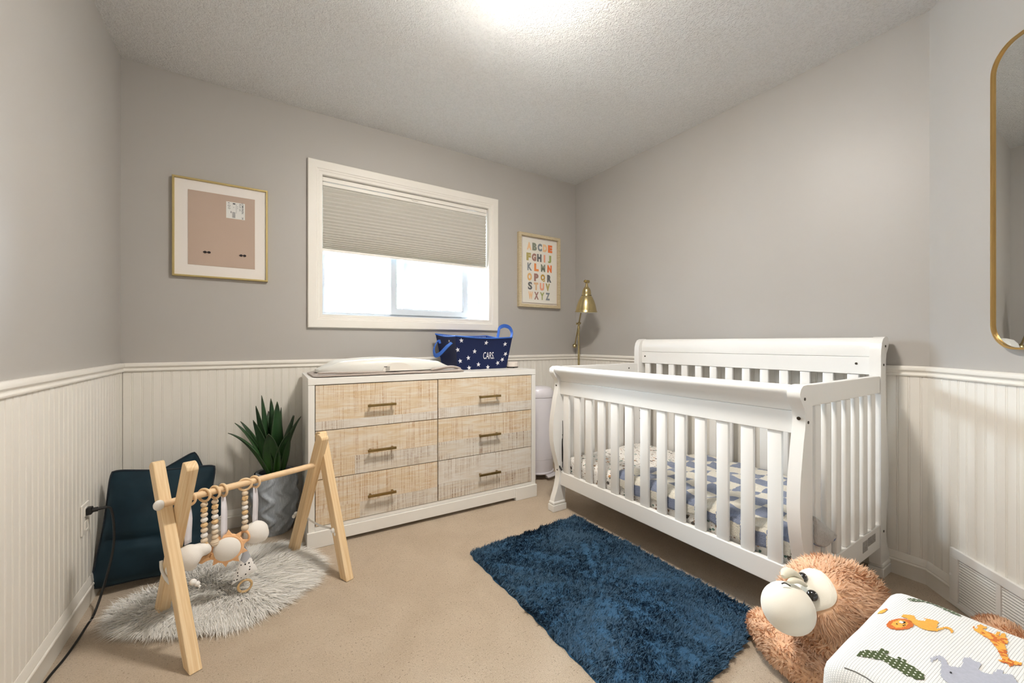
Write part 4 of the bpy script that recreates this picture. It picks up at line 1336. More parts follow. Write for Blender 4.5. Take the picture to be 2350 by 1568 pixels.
def gleg(foot, top_, off):
    foot, top_ = Vector(foot), Vector(top_)
    a = (top_ - foot).normalized()
    b = gd
    c = a.cross(b).normalized()
    b = c.cross(a).normalized()
    if c.z > 0: c = -c
    hw, ht = .0235, .0172
    L = (top_ - foot).length
    pts = []
    for s in (-1, 1):
        q = c * (s * hw)
        pts.append((s * hw, -q.z / a.z))
    poly = [(pts[0][0], pts[0][1]), (pts[1][0], pts[1][1])] + [(hw * math.cos(t_), L - hw * .55 + hw * .55 * math.sin(t_)) for t_ in np.linspace(0, PI, 9)]
    f = lambda u, v, k: tuple(foot + c * u + a * v + b * k + gd * off)
    VF = prism(poly, -ht, ht, f)
    zs = min(p[2] for p in VF[0])
    VF = ([(x, y, z - zs + .0008) for x, y, z in VF[0]], VF[1])
    o = mk('leg', VF, M_PINE, gym)
    me = o.data
    uv = me.uv_layers.new(name='UVMap')
    fw = [None] * len(me.vertices)
    n = len(poly)
    uvv = [(poly[i % n][0] + (.05 if i >= n else 0), poly[i % n][1]) for i in range(2 * n)]
    for l in me.loops: uv.data[l.index].uv = uvv[l.vertex_index]
    bv = o.modifiers.new('round', 'BEVEL'); bv.width = .003; bv.segments = 2; bv.limit_method = 'ANGLE'
gleg((-.150, 1.612, 0), (-.2835, 1.905, .600), -.0178)
gleg((-.318, 1.985, 0), (-.200, 1.716, .620), .0178)
gleg((.170, 2.236, 0), (.272, 1.985, .612), -.0178)
gleg((.318, 1.850, 0), (.238, 2.052, .612), .0178)
b0 = Vector((-.268, 1.811, BARZ)); b1 = b0 + gd * .575
mk('bar', rod(b0, b1, .0122, 24), M_BEECH, gym, True)
mk('bar_cap', cat_(ellipsoid(b0 - gd * .012, (.016, .016, .0175), 16, 12)), M_ROPE, gym, True, label='white rope knot at bar end')
mk('bar_cap', cat_(ellipsoid(b1 + gd * .006, (.016, .016, .0165), 16, 12)), M_ROPE, gym, True, label='white rope knot at bar end')
rp = [(-.290, 1.915, .235), (-.285, 1.900, .205), (-.262, 1.850, .185), (-.232, 1.785, .190), (-.205, 1.725, .215)]
mk('spreader_rope', tube(spline(rp, 7), .0052, 10), M_ROPE, gym, True)
mk('rope_knot', cat_(ellipsoid((-.178, 1.715, .222), (.011, .011, .010), 12, 8), ellipsoid((-.166, 1.712, .214), (.008, .008, .009), 12, 8), rod((-.17, 1.712, .214), (-.158, 1.709, .203), .004, 8)), M_ROPE, gym, True)
rp = [(.190, 2.190, .200), (.215, 2.12, .188), (.250, 2.03, .186), (.283, 1.950, .196)]
mk('spreader_rope', tube(spline(rp, 7), .0045, 10), M_ROPE, gym, True)
mk('rope_knot', cat_(ellipsoid((.164, 2.196, .200), (.010, .010, .010), 12, 8), ellipsoid((.154, 2.19, .192), (.008, .008, .009), 12, 8)), M_ROPE, gym, True)
mk('rope_knot', cat_(ellipsoid((.290, 1.922, .196), (.011, .011, .012), 12, 8), ellipsoid((.297, 1.914, .182), (.008, .008, .010), 12, 8)), M_ROPE, gym, True)

# hanging toys ------------------------------------------------------
def bar_at(x):
    k = (x - b0.x) / gd.x
    return b0 + gd * k
GP = Vector((gd.y, -gd.x, 0))            # towards the viewer
def gring(par, x, twist, mat=None):
    p = bar_at(x)
    n = Matrix.Rotation(twist, 3, 'Z') @ gd
    q = n.to_track_quat('Z', 'Y').to_matrix()
    c = p + Vector((0, 0, -.0055))
    mk('ring', torus(c, .0222, .0046, q), mat or M_BEECH, par, True)
    return c - Vector((0, 0, .0268))
M_BEADS = [plain('bead_sand', S(222, 204, 180), .55), plain('bead_white', S(236, 234, 232), .5), plain('bead_wood', S(224, 190, 142), .5, vary=.12, vs=120)]
def beads(par, p, n, kinds, step=.0188):
    for k in range(n):
        c = p - Vector((0, 0, .008 + k * step))
        kd = kinds[k % len(kinds)]
        if kd == 'h':
            bm = bmesh.new(); bmesh.ops.create_icosphere(bm, subdivisions=1, radius=.0128)
            for v in bm.verts: v.co = v.co + c
            mk('bead', from_bm(bm), M_BEADS[2], par)
        else:
            mk('bead', ellipsoid(c, (.0114, .0114, .0096), 16, 10), M_BEADS['swo'.index(kd)], par, True)
    return p - Vector((0, 0, n * step))
def ribbon(par, p, q, w=.0125):
    p, q = Vector(p) + Vector((0, 0, .006)), Vector(q)
    sd = (gd * .8 - GP * .3).normalized()
    V = []
    for k in range(9):
        t_ = k / 8
        c = p.lerp(q, t_) + GP * (.004 * math.sin(t_ * 5))
        ww = w * (.65 + .35 * min(1, t_ * 3))
        V += [tuple(c - sd * ww), tuple(c + sd * ww)]
    o = mk('ribbon', (V, [(2 * k, 2 * k + 1, 2 * k + 3, 2 * k + 2) for k in range(8)]), plain('white_satin_ribbon', S(232, 230, 238), .45, spec=.4), par, True)
    s_ = o.modifiers.new('t', 'SOLIDIFY'); s_.thickness = .0012
M_PLUSH = plain('white_plush', S(240, 237, 232), .95, vary=.02, bump=.35, bs=500, bd=.002, sheen=.3)
M_PEACH = plain('peach_felt', S(240, 190, 142), .9, vary=.05, sheen=.2)
GRP = 'toys hanging from the play gym'
# whale-like plush cloud
x = -.204; c = bar_at(x)
ty = thing('hanging_toy', 'white plush toy on a ribbon nearest the front A-frame', 'hanging toy', (c.x, c.y, .22), 0, GRP)
e = gring(ty, x, .9); ribbon(ty, e, (c.x, c.y, .305))
cc_ = Vector((c.x, c.y, .262))
mk('plush_body', baked([ellipsoid(cc_ + Vector((0, 0, -.004)), (.040, .034, .044)), ellipsoid(cc_ + gd * .034 + Vector((0, 0, .008)), (.034, .024, .024)), ellipsoid(cc_ + gd * .050 + Vector((0, 0, -.001)), (.022, .018, .018)),
    ellipsoid(cc_ - gd * .036 + Vector((0, 0, -.016)), (.026, .022, .026)), ellipsoid(cc_ - gd * .050 + Vector((0, 0, -.024)), (.016, .016, .022)), ellipsoid(cc_ + gd * .008 + Vector((0, 0, -.034)), (.020, .020, .024))], .005, 6), M_PLUSH, ty, True, angle=180)
# two bead strings with carved wooden rings
for x, lab, kinds, n in ((-.160, 'bead string with grooved wooden bead next to the plush toy', 'shswoswsh', 8), (-.129, 'bead string hanging just left of the sun toy', 'shswowss', 8)):
    c = bar_at(x)
    ty = thing('hanging_toy', lab, 'hanging toy', (c.x, c.y, .25), 0, GRP)
    e = gring(ty, x, .55 if x < -.15 else .35)
    e = beads(ty, e, n, kinds)
    mk('bottom_bead', lathe([(.002, -.014), (.011, -.012), (.0145, -.004), (.0125, 0), (.0150, .003), (.0125, .006), (.0110, .011), (.003, .014)], 20, tuple(e - Vector((0, 0, .010)))), M_BEADS[2 if x < -.15 else 0], ty, True)
    q = (gd * .3 - GP * .9).normalized().to_track_quat('Z', 'Y').to_matrix()
    rc = e - Vector((0, 0, .036))
    mk('wooden_ring', torus(rc, .0165, .0045, q), plain('toasted_wood', S(206, 160, 112), .55, vary=.08, vs=60), ty, True)
    lv = [(0, .010), (.012, .006), (.022, .010), (.018, -.002), (.024, -.012), (.008, -.012), (-.004, -.016), (-.014, -.010), (-.010, .002)]
    lc = rc - Vector((0, 0, .020)) - gd * .004
    mk('carved_leaf', prism(lv, -.004, .004, lambda u, v, a: tuple(lc + gd * u + Vector((0, 0, v)) + GP * a)), MATS['toasted_wood'], ty)
# sun
x = -.105; c = bar_at(x)
sun = thing('hanging_toy', 'white plush sun with peach rays on a ribbon', 'hanging toy', (c.x, c.y, .2), 0, GRP)
e = gring(sun, x, .25); sc3 = Vector((c.x, c.y, .243)) + GP * .01 + gd * .010
ribbon(sun, e, sc3 + Vector((-.008, -.004, .046)))
view = (Vector((-.05, -.98, .20))).normalized()
Ms = orient(sc3, view.cross(Vector((0, 0, 1))) * -1, (0, 0, 1)); Ms3 = Ms.to_3x3()
ry = []
for k in range(10):
    a = 2 * PI * k / 10 + .2
    V = [Ms @ Vector(p) for p in ((.046 * math.cos(a - .30), .046 * math.sin(a - .30), .008), (.046 * math.cos(a + .30), .046 * math.sin(a + .30), .008), (.071 * math.cos(a + .05), .071 * math.sin(a + .05), .001),
         (.046 * math.cos(a - .30), .046 * math.sin(a - .30), -.008), (.046 * math.cos(a + .30), .046 * math.sin(a + .30), -.008))]
    mk('ray', ([tuple(p) for p in V], [(0, 1, 2), (4, 3, 2), (0, 3, 4, 1), (3, 0, 2), (1, 4, 2)]), M_PEACH, sun)
mk('ray_collar', torus(sc3, .046, .0085, Ms3), M_PEACH, sun, True)
mk('sun_face', ellipsoid(sc3, (.047, .047, .026), 30, 18, Ms3), M_PLUSH, sun, True)
# mountain on beads
x = -.036; c = bar_at(x)
mt = thing('hanging_toy', 'bead string with ring, speckled grey triangle and wooden teether', 'hanging toy', (c.x, c.y, .03), 0, GRP)
e = gring(mt, x, 1.15); e = beads(mt, e, 7, 'shswowss')
mk('bottom_bead', ellipsoid(e - Vector((0, 0, .012)), (.0135, .0135, .0125), 18, 12), M_BEADS[0], mt, True)
q = (gd * .9 - GP * .5).normalized().to_track_quat('Z', 'Y').to_matrix()
mk('wooden_ring', torus(e - Vector((0, 0, .046)), .0195, .0052, q), M_PEACH, mt, True)
ap = e - Vector((0, 0, .085))
mk('string', rod(e - Vector((0, 0, .066)), ap, .0022, 8), M_ROPE, mt)
tri = orient((ap.x, ap.y, ap.z), (gd * .9 + GP * .25), (0, 0, 1))
def tri_f(u, v, sgn):
    w = .044 * v; x_ = (2 * u - 1) * w
    z = -.125 * v + .014 * (2 * u - 1) * v
    return tri @ Vector((x_, z, sgn * .017 * (1 - (2 * u - 1) ** 2) ** .6 * min(1, v * 1.4) * max(0, 1 - v ** 6) ** .5))
def m_mountain():
    t = NT('speckled_mountain_cloth')
    tc = t.n('ShaderNodeTexCoord'); sp = t.n('ShaderNodeSeparateXYZ'); t.l(tc, 'Object', sp, 0)
    wv = t.n('ShaderNodeMath', operation='PINGPONG', i_1=.016); t.l(sp, 0, wv, 0)
    ad = t.n('ShaderNodeMath', operation='SUBTRACT'); t.l(sp, 2, ad, 0); t.l(wv, 0, ad, 1)
    top_ = t.n('ShaderNodeMath', operation='GREATER_THAN', i_1=.004); t.l(ad, 0, top_, 0)
    v = t.n('ShaderNodeTexVoronoi'); v.inputs['Scale'].default_value = 75; v.inputs['Randomness'].default_value = .35; t.l(tc, 'Object', v, 'Vector')
    dots = t.ramp(v, 'Distance', [(.20, (1, 1, 1)), (.25, (0, 0, 0))])
    c = t.mix(dots, S(238, 236, 234), S(36, 36, 38))
    c2 = t.mix(top_, c, S(176, 178, 184), 0, 2)
    t.base(c2, 2)
    return t.set(.9, 0, .2)
a = grid(13, 11, lambda u, v: tri_f(u, v, 1)); b = grid(13, 11, lambda u, v: tri_f(u, v, -1))
mk('mountain', cat_(a, (b[0], [f[::-1] for f in b[1]])), m_mountain(), mt, True, angle=100)
bt = ap + Vector((0, 0, -.124))
mk('loop', rod(bt + Vector((0, 0, .004)), bt - Vector((0, 0, .014)), .003, 8), M_ROPE, mt)
q = (gd * .25 - GP * .95).normalized().to_track_quat('Z', 'Y').to_matrix()
mk('teether_ring', torus((bt.x, bt.y, max(.044, bt.z - .034)), .0225, .0045, q), plain('honey_wood', S(196, 164, 118), .5, vary=.06), mt, True)
# moon
x = -.003; c = bar_at(x)
mo = thing('hanging_toy', 'round white plush moon on a ribbon farthest along the bar', 'hanging toy', (c.x, c.y, .2), 0, GRP)
e = gring(mo, x, .45); ribbon(mo, e, (c.x + .002, c.y, .300))
mk('plush_body', baked([ellipsoid((c.x + .004, c.y, .262), (.044, .034, .045)), ellipsoid((c.x + .024, c.y, .250), (.026, .026, .032))], .005, 6), M_PLUSH, mo, True, angle=180)

# ================================================================== blue shag rug
rug = thing('shag_rug', 'deep blue shag rug lying on the carpet in front of the crib', 'rug', (1.23, 1.24, 0))
RC = [(.872, 1.752), (1.10, 1.768), (1.35, 1.778), (1.578, 1.790), (1.588, 1.55), (1.588, 1.25), (1.592, 1.00), (1.590, .760), (1.40, .722), (1.15, .700), (.875, .690), (.866, 1.00), (.872, 1.30), (.868, 1.55)]
def resamp(poly, step):
    out_ = []
    n = len(poly)
    for i in range(n):
        a, b = np.array(poly[i]), np.array(poly[(i + 1) % n])
        k = max(1, int(np.linalg.norm(b - a) / step))
        for j in range(k): out_.append(a + (b - a) * j / k)
    return np.array(out_)
ro = resamp(RC, .02)
ro = ro + np.column_stack([vec_noise(ro, 30), vec_noise(ro, 30, 2.0)]) * .006
rc_ = ro.mean(0); nr_ = len(ro)
def rug_h(P):
    return .014 + .006 * vec_noise(P, 14) + .004 * vec_noise(P, 31, 1.1)
rings = [.0, .25, .5, .75, .92, 1.0]
Vr, Fr = [], []
for k in rings[1:]:
    q = rc_ + (ro - rc_) * k
    zz = np.where(k < 1, np.maximum(.006, rug_h(q) * (1 if k < .95 else .6)), .001)
    Vr += [(p[0], p[1], z) for p, z in zip(q, zz)]
Vr.append((rc_[0], rc_[1], .014))
for j in range(len(rings) - 2):
    for i in range(nr_): Fr.append((j * nr_ + i, (j + 1) * nr_ + i, (j + 1) * nr_ + (i + 1) % nr_, j * nr_ + (i + 1) % nr_))
for i in range(nr_): Fr.append((len(Vr) - 1, i, (i + 1) % nr_))
mk('backing', (Vr, Fr), plain('dark_blue_backing', S(44, 84, 116), .95, vary=.1), rug, True)
NP_ = 120000
Pq = np.column_stack([RNG.uniform(.85, 1.61, NP_), RNG.uniform(.68, 1.80, NP_)])
Pq = Pq[in_poly(Pq, ro)]
h0 = rug_h(Pq)
fx, fy = vec_noise(Pq, 8, .7), vec_noise(Pq, 8, 3.9)
gx, gy = vec_noise(Pq, 75, 1.2), vec_noise(Pq, 75, 6.1)
Dr = np.column_stack([.35 + fx * .55 + gx * .38 + RNG.normal(0, .25, len(Pq)), -.45 + fy * .55 + gy * .38 + RNG.normal(0, .25, len(Pq)), np.full(len(Pq), .8)])
Dr /= np.linalg.norm(Dr, axis=1, keepdims=True)
bdr = np.column_stack([gx * .4, gy * .4, np.zeros(len(Pq))]) + RNG.normal(0, .15, (len(Pq), 3))
patch = .5 + .5 * vec_noise(Pq, 6.5, 2.2)
M_SHAG = fur_mat('blue_shag_pile', S(50, 74, 95), S(71, 97, 120), S(104, 129, 151), .85, .35, .10)
strands('pile', np.column_stack([Pq, h0 * .5]), Dr, RNG.uniform(.013, .021, len(Pq)), .0042, M_SHAG, rug, bdr, 3, np.clip(.22 + .30 * patch + RNG.normal(0, .14, len(Pq)), 0, 1))
mk('care_tag', box(1.10, 1.118, .690, .694, .002, .02), M_TRIM, rug)

# ================================================================== knitted pouf with animals
def m_knitw():
    t = NT('ivory_knit')
    tc = t.n('ShaderNodeTexCoord')
    m2 = t.n('ShaderNodeMapping'); m2.inputs['Rotation'].default_value = (0, 0, R(4)); t.l(tc, 'Object', m2, 'Vector')
    b = t.n('ShaderNodeTexBrick'); b.inputs['Scale'].default_value = 1.0
    b.inputs['Brick Width'].default_value = .0055; b.inputs['Row Height'].default_value = .0040; b.inputs['Mortar Size'].default_value = .0007; b.inputs['Mortar Smooth'].default_value = .6
    b.inputs['Color1'].default_value = (1, 1, 1, 1); b.inputs['Color2'].default_value = (.85, .85, .85, 1); b.inputs['Mortar'].default_value = (0, 0, 0, 1)
    sp = t.n('ShaderNodeSeparateXYZ'); t.l(m2, 0, sp, 0)
    a1 = t.n('ShaderNodeMath', operation='ADD'); t.l(sp, 0, a1, 0); t.l(sp, 2, a1, 1)
    cx = t.n('ShaderNodeCombineXYZ'); t.l(a1, 0, cx, 0); t.l(sp, 1, cx, 1); t.l(cx, 0, b, 'Vector')
    t.base(t.ramp(b, 0, [(0, S(210, 210, 208)), (.5, S(232, 231, 227)), (1, S(242, 241, 238))]))
    t.bump(b, 0, .55, .002)
    return t.set(.92, 0, .15, .15)
M_KNITW = m_knitw()
PX0, PX1, PY0, PY1, PZ = .962, 1.402, -.10, .348, .404
pouf = thing('knitted_pouf', 'ivory knitted cube pouf with crocodile, lion, giraffe and elephant motifs', 'pouf', (1.18, .12, 0))
def pouf_vf():
    bm = bmesh.new()
    bmesh.ops.create_cube(bm, size=1.0)
    for v in bm.verts:
        v.co = Vector((PX0 if v.co.x < 0 else PX1, PY0 if v.co.y < 0 else PY1, .001 if v.co.z < 0 else PZ - .012))
    bmesh.ops.bevel(bm, geom=list(bm.edges), offset=.034, segments=5, profile=.5, affect='EDGES')
    bmesh.ops.subdivide_edges(bm, edges=[e for e in bm.edges if e.calc_length() > .2], cuts=22, use_grid_fill=True)
    for v in bm.verts:
        p = v.co
        u, w = (p.x - PX0) / (PX1 - PX0), (p.y - PY0) / (PY1 - PY0)
        bul = max(0, math.sin(PI * min(1, max(0, u)))) ** .6 * max(0, math.sin(PI * min(1, max(0, w)))) ** .6
        if p.z > .3: p.z += .014 * bul + .004 * vnoise(p.x, p.y, 0, 9)
        k = p.z / PZ
        s = 1 + .03 * math.sin(PI * k)
        p.x = 1.182 + (p.x - 1.182) * s; p.y = .124 + (p.y - .124) * s
    return from_bm(bm)
pvf = pouf_vf()
mk('cover', pvf, M_KNITW, pouf, True, angle=70)
tree = BVHTree.FromPolygons([Vector(v) for v in pvf[0]], pvf[1])
M_SEAM = plain('grey_seam_thread', S(120, 120, 116), .9)
def drape(x, y, off=.0012):
    hit = tree.ray_cast(Vector((x, y, .6)), Vector((0, 0, -1)))
    return (x, y, (hit[0].z if hit[0] else PZ) + off)
def motif(poly, mat, name, cell=.0030, hole=None, speck=None):
    """knitted-in motif: stitches (small cells) inside an outline, draped on the top"""
    P = np.array(poly); lo, hi = P.min(0), P.max(0)
    gx = np.arange(lo[0], hi[0], cell); gy = np.arange(lo[1], hi[1], cell * .8)
    C = np.array([(x + cell / 2, y + cell * .4) for x in gx for y in gy])
    C = C[in_poly(C, poly)]
    items = {0: [], 1: []}
    for (x, y) in C:
        k = 1 if (speck and speck(x, y)) else 0
        w, h = cell * .52, cell * .42
        items[k].append(([drape(x - w, y - h), drape(x + w, y - h), drape(x + w, y + h), drape(x - w, y + h)], [(0, 1, 2, 3)]))
    mats = mat if isinstance(mat, tuple) else (mat, mat)
    o = None
    for k in (0, 1):
        if items[k]:
            o2 = mk(name if k == 0 else name + '_spots', cat_(*items[k]), mats[k], pouf if k == 0 or o is None else o)
            if k == 0: o = o2
    return o
M_CROC = plain('green_yarn', S(72, 84, 50), .9, vary=.15, vs=200); M_CROCF = plain('grey_green_yarn', S(96, 108, 86), .9, vary=.2, vs=200)
M_OCH = plain('ochre_yarn', S(232, 168, 72), .9, vary=.08, vs=200); M_RUST = plain('rust_yarn', S(200, 104, 44), .9, vary=.08, vs=200)
M_LILAC = plain('lilac_grey_yarn', S(176, 178, 190), .9, vary=.05, vs=200); M_IVORY = plain('ivory_yarn', S(236, 234, 228), .9); M_BLK = plain('black_yarn', S(36, 34, 34), .9)
croc = [[1.02, 0.307], [1.038, 0.307], [1.051, 0.302], [1.059, 0.295], [1.069, 0.286], [1.082, 0.287], [1.083, 0.281], [1.082, 0.279], [1.082, 0.273], [1.073, 0.273], [1.069, 0.279], [1.067, 0.274], [1.067, 0.263], [1.07, 0.257], [1.08, 0.26], [1.081, 0.255], [1.071, 0.254], [1.075, 0.251], [1.08, 0.252], [1.081, 0.248], [1.07, 0.246], [1.072, 0.239], [1.069, 0.231], [1.064, 0.225], [1.06, 0.218], [1.044, 0.216], [1.037, 0.222], [1.036, 0.225], [1.037, 0.231], [1.033, 0.236], [1.036, 0.244], [1.041, 0.251], [1.038, 0.258], [1.044, 0.265], [1.045, 0.274], [1.039, 0.282], [1.034, 0.29], [1.027, 0.298]]
def croc_speck(x, y): return (int(round(x / .003)) % 3 == 0 and int(round(y / .0024)) % 3 == 0)
motif(croc, (M_CROC, M_IVORY), 'crocodile_motif', .0030, speck=croc_speck)
crocf = [[1.352, 0.308], [1.358, 0.305], [1.368, 0.297], [1.375, 0.287], [1.379, 0.277], [1.382, 0.266], [1.385, 0.253], [1.383, 0.242], [1.377, 0.23], [1.366, 0.221], [1.36, 0.223], [1.362, 0.233], [1.363, 0.244], [1.37, 0.257], [1.372, 0.27], [1.366, 0.282], [1.354, 0.292], [1.346, 0.302]]
motif(crocf, (M_CROCF, M_IVORY), 'crocodile_motif', .0030, speck=croc_speck)
mane = [[1.181, 0.304], [1.196, 0.304], [1.212, 0.3], [1.227, 0.294], [1.238, 0.285], [1.238, 0.277], [1.229, 0.27], [1.216, 0.268], [1.201, 0.27], [1.185, 0.277], [1.176, 0.285], [1.172, 0.294], [1.174, 0.299]]
face = np.array([[1.189, 0.297], [1.208, 0.296], [1.223, 0.291], [1.227, 0.284], [1.221, 0.277], [1.205, 0.276], [1.19, 0.281], [1.183, 0.288]])
def in1(x, y, poly): return bool(in_poly(np.array([[x, y]]), poly)[0])
body_l = [[1.255, 0.294], [1.266, 0.287], [1.273, 0.278], [1.257, 0.273], [1.256, 0.266], [1.265, 0.26], [1.278, 0.26], [1.28, 0.265], [1.283, 0.259], [1.29, 0.25], [1.292, 0.243], [1.275, 0.241], [1.249, 0.239], [1.266, 0.234], [1.283, 0.229], [1.285, 0.222], [1.274, 0.217], [1.262, 0.218], [1.271, 0.222], [1.274, 0.228], [1.257, 0.232], [1.239, 0.236], [1.228, 0.244], [1.222, 0.253], [1.224, 0.264], [1.228, 0.271], [1.242, 0.284], [1.243, 0.293]]
motif(body_l, M_OCH, 'lion_motif', .0028)
motif(mane, (M_RUST, M_OCH), 'lion_mane_motif', .0026, speck=lambda x, y: in1(x, y, face))
for (x, y, w) in ((1.2125, .286, .005), (1.2165, .283, .004)):
    mk('lion_face_motif', ([drape(x - w, y - w * .6, .0022), drape(x + w, y - w * .6, .0022), drape(x + w, y + w * .6, .0022), drape(x - w, y + w * .6, .0022)], [(0, 1, 2, 3)]), M_IVORY if w > .0045 else M_BLK, pouf)
for (x, y) in ((1.198, .290), (1.201, .280), (1.206, .2785)):
    mk('lion_eye_motif', ([drape(x - .0018, y - .0012, .0024), drape(x + .0018, y - .0012, .0024), drape(x + .0018, y + .0012, .0024), drape(x - .0018, y + .0012, .0024)], [(0, 1, 2, 3)]), M_BLK, pouf)
gir = [[1.335, 0.199], [1.341, 0.197], [1.33, 0.196], [1.329, 0.192], [1.338, 0.191], [1.348, 0.194], [1.363, 0.191], [1.359, 0.186], [1.361, 0.181], [1.348, 0.182], [1.344, 0.186], [1.338, 0.179], [1.338, 0.17], [1.339, 0.166], [1.356, 0.167], [1.365, 0.164], [1.359, 0.163], [1.341, 0.162], [1.343, 0.16], [1.359, 0.16], [1.365, 0.156], [1.348, 0.154], [1.337, 0.15], [1.32, 0.147], [1.307, 0.15], [1.281, 0.145], [1.253, 0.14], [1.249, 0.135], [1.253, 0.128], [1.254, 0.123], [1.244, 0.123], [1.235, 0.13], [1.221, 0.134], [1.229, 0.138], [1.226, 0.145], [1.229, 0.15], [1.237, 0.145], [1.254, 0.15], [1.272, 0.156], [1.29, 0.164], [1.304, 0.171], [1.309, 0.18], [1.315, 0.188], [1.319, 0.194]]
motif(gir, (M_OCH, M_RUST), 'giraffe_motif', .0026, speck=lambda x, y: x < 1.338 and vnoise(x * 160, y * 160, .5) > .12)
ele = [[1.112, 0.221], [1.126, 0.222], [1.139, 0.218], [1.147, 0.214], [1.148, 0.209], [1.137, 0.203], [1.128, 0.201], [1.126, 0.195], [1.134, 0.187], [1.142, 0.184], [1.18, 0.187], [1.191, 0.181], [1.185, 0.174], [1.189, 0.167], [1.178, 0.164], [1.16, 0.166], [1.155, 0.16], [1.16, 0.15], [1.178, 0.147], [1.191, 0.146], [1.196, 0.139], [1.182, 0.138], [1.193, 0.129], [1.150, 0.110], [1.10, .118], [1.060, 0.170], [1.069, 0.188], [1.074, 0.194], [1.082, 0.2], [1.097, 0.204], [1.116, 0.206], [1.129, 0.21], [1.132, 0.215], [1.121, 0.217], [1.111, 0.219]]
motif(ele, M_LILAC, 'elephant_motif', .0030)
mk('elephant_eye_motif', ([drape(1.1045 - .0025, .1905, .0024), drape(1.1045 + .0025, .1905, .0024), drape(1.1045 + .0025, .193, .0024), drape(1.1045 - .0025, .193, .0024)], [(0, 1, 2, 3)]), M_BLK, pouf)
motif([[1.228, 0.331], [1.247, 0.331], [1.261, 0.326], [1.267, 0.323], [1.255, 0.321], [1.24, 0.321], [1.228, 0.324]], (M_OCH, M_RUST), 'giraffe_motif', .0026, speck=lambda x, y: x > 1.255)
seam = [drape(PX0 + .014 + .004 * math.sin(k), y, .0006) for k, y in enumerate(np.linspace(PY1 - .035, PY0 + .03, 24))]
mk('seam', tube(seam, .0011, 6), M_SEAM, pouf, True)

# ================================================================== plush monkey
mon = thing('plush_monkey', 'large tan plush monkey with cream muzzle lying beside the crib', 'plush toy', (1.45, .45, 0))
HC = Vector((1.388, .478, .272))
BODY = [ellipsoid(HC, (.118, .120, .122), 32, 22),
        ellipsoid(HC + Vector((.046, -.022, .010)), (.092, .098, .102), 28, 18),
        ellipsoid((1.52, .430, .150), (.10, .09, .095)), ellipsoid((1.64, .340, .100), (.12, .11, .092)), ellipsoid((1.78, .235, .092), (.11, .095, .085)),
        ]
def limb(pts, rads, n=14):
    P = spline(pts, 5); rr = np.interp(np.linspace(0, len(rads) - 1, len(P)), range(len(rads)), rads)
    out_ = [tube(P, list(rr), n)]
    out_ += [ellipsoid(P[0], (rr[0],) * 3, 16, 12), ellipsoid(P[-1], (rr[-1],) * 3, 16, 12)]
    return out_
BODY += limb([(1.462, .690, .060), (1.428, .640, .069), (1.392, .570, .070), (1.388, .500, .070), (1.410, .430, .075), (1.50, .39, .11)], [.050, .061, .064, .064, .066, .07])
BODY += limb([(1.84, .20, .085), (1.94, .22, .080), (2.01, .235, .074), (2.065, .262, .060)], [.075, .07, .064, .050])
BODY += limb([(1.62, .28, .10), (1.55, .22, .075), (1.50, .14, .07)], [.075, .065, .06])
bvf = baked(BODY, .009, 6)
bvf = ([(x, y, max(z, .002)) for x, y, z in bvf[0]], bvf[1])
M_TAN = plain('tan_plush_base', S(236, 192, 154), .95, vary=.05)
mk('body', bvf, M_TAN, mon, True, angle=180)
MUZ = Vector((1.212, .512, .311))
mview = (Vector((0, 0, 1.028)) - MUZ).normalized()
fdir = (MUZ - HC).normalized()
Mm = orient(MUZ, Vector((.18, .32, .92)), fdir)      # local y along the face, x roughly along eye line
M_CREAM = plain('cream_velour', S(240, 234, 220), .85, vary=.02, bump=.2, bs=420, bd=.001, sheen=.35)
mk('muzzle', ellipsoid(MUZ, (.063, .064, .062), 40, 28, Mm.to_3x3()), M_CREAM, mon, True, angle=180)
# cream face patch: part of the head around the eyes
body_tree = BVHTree.FromPolygons([Vector(v) for v in bvf[0]], bvf[1])
def on_head(p, lift):
    d = (Vector(p) - HC).normalized()
    hit = body_tree.ray_cast(HC + d * .5, -d)
    return (hit[0] if hit[0] else HC + d * .12) + d * lift, d
pc, nrm = on_head((1.288, .490, .352), 0)
px_ = nrm.cross(Vector((.2, .9, .1))).normalized(); py_ = nrm.cross(px_).normalized()
def face_f(u, v):
    a = 2 * PI * u; r = v * (.054 + .005 * math.cos(2 * a) + .005 * math.cos(3 * a + 1))
    d = (nrm * .12 + px_ * (r * 1.12 * math.cos(a)) + py_ * (r * 1.12 * math.sin(a))).normalized()
    q, _ = on_head(HC + d, .0025 + .004 * (1 - v ** 8))
    return tuple(q)
mk('face_patch', grid(40, 10, face_f, cu=True), M_CREAM, mon, True, angle=180)
M_EYE = plain('glossy_black_eye', S(14, 13, 13), .08, spec=.6, vary=.1, coat=1.0)
for E_, r_ in ((Vector((1.279, .480, .338)), .0140), (Vector((1.304, .514, .363)), .0135)):
    p, d = on_head(E_, .011)
    mk('eye', ellipsoid(p, (r_, r_, r_ * .8), 20, 14, d.to_track_quat('Z', 'Y').to_matrix()), M_EYE, mon, True)
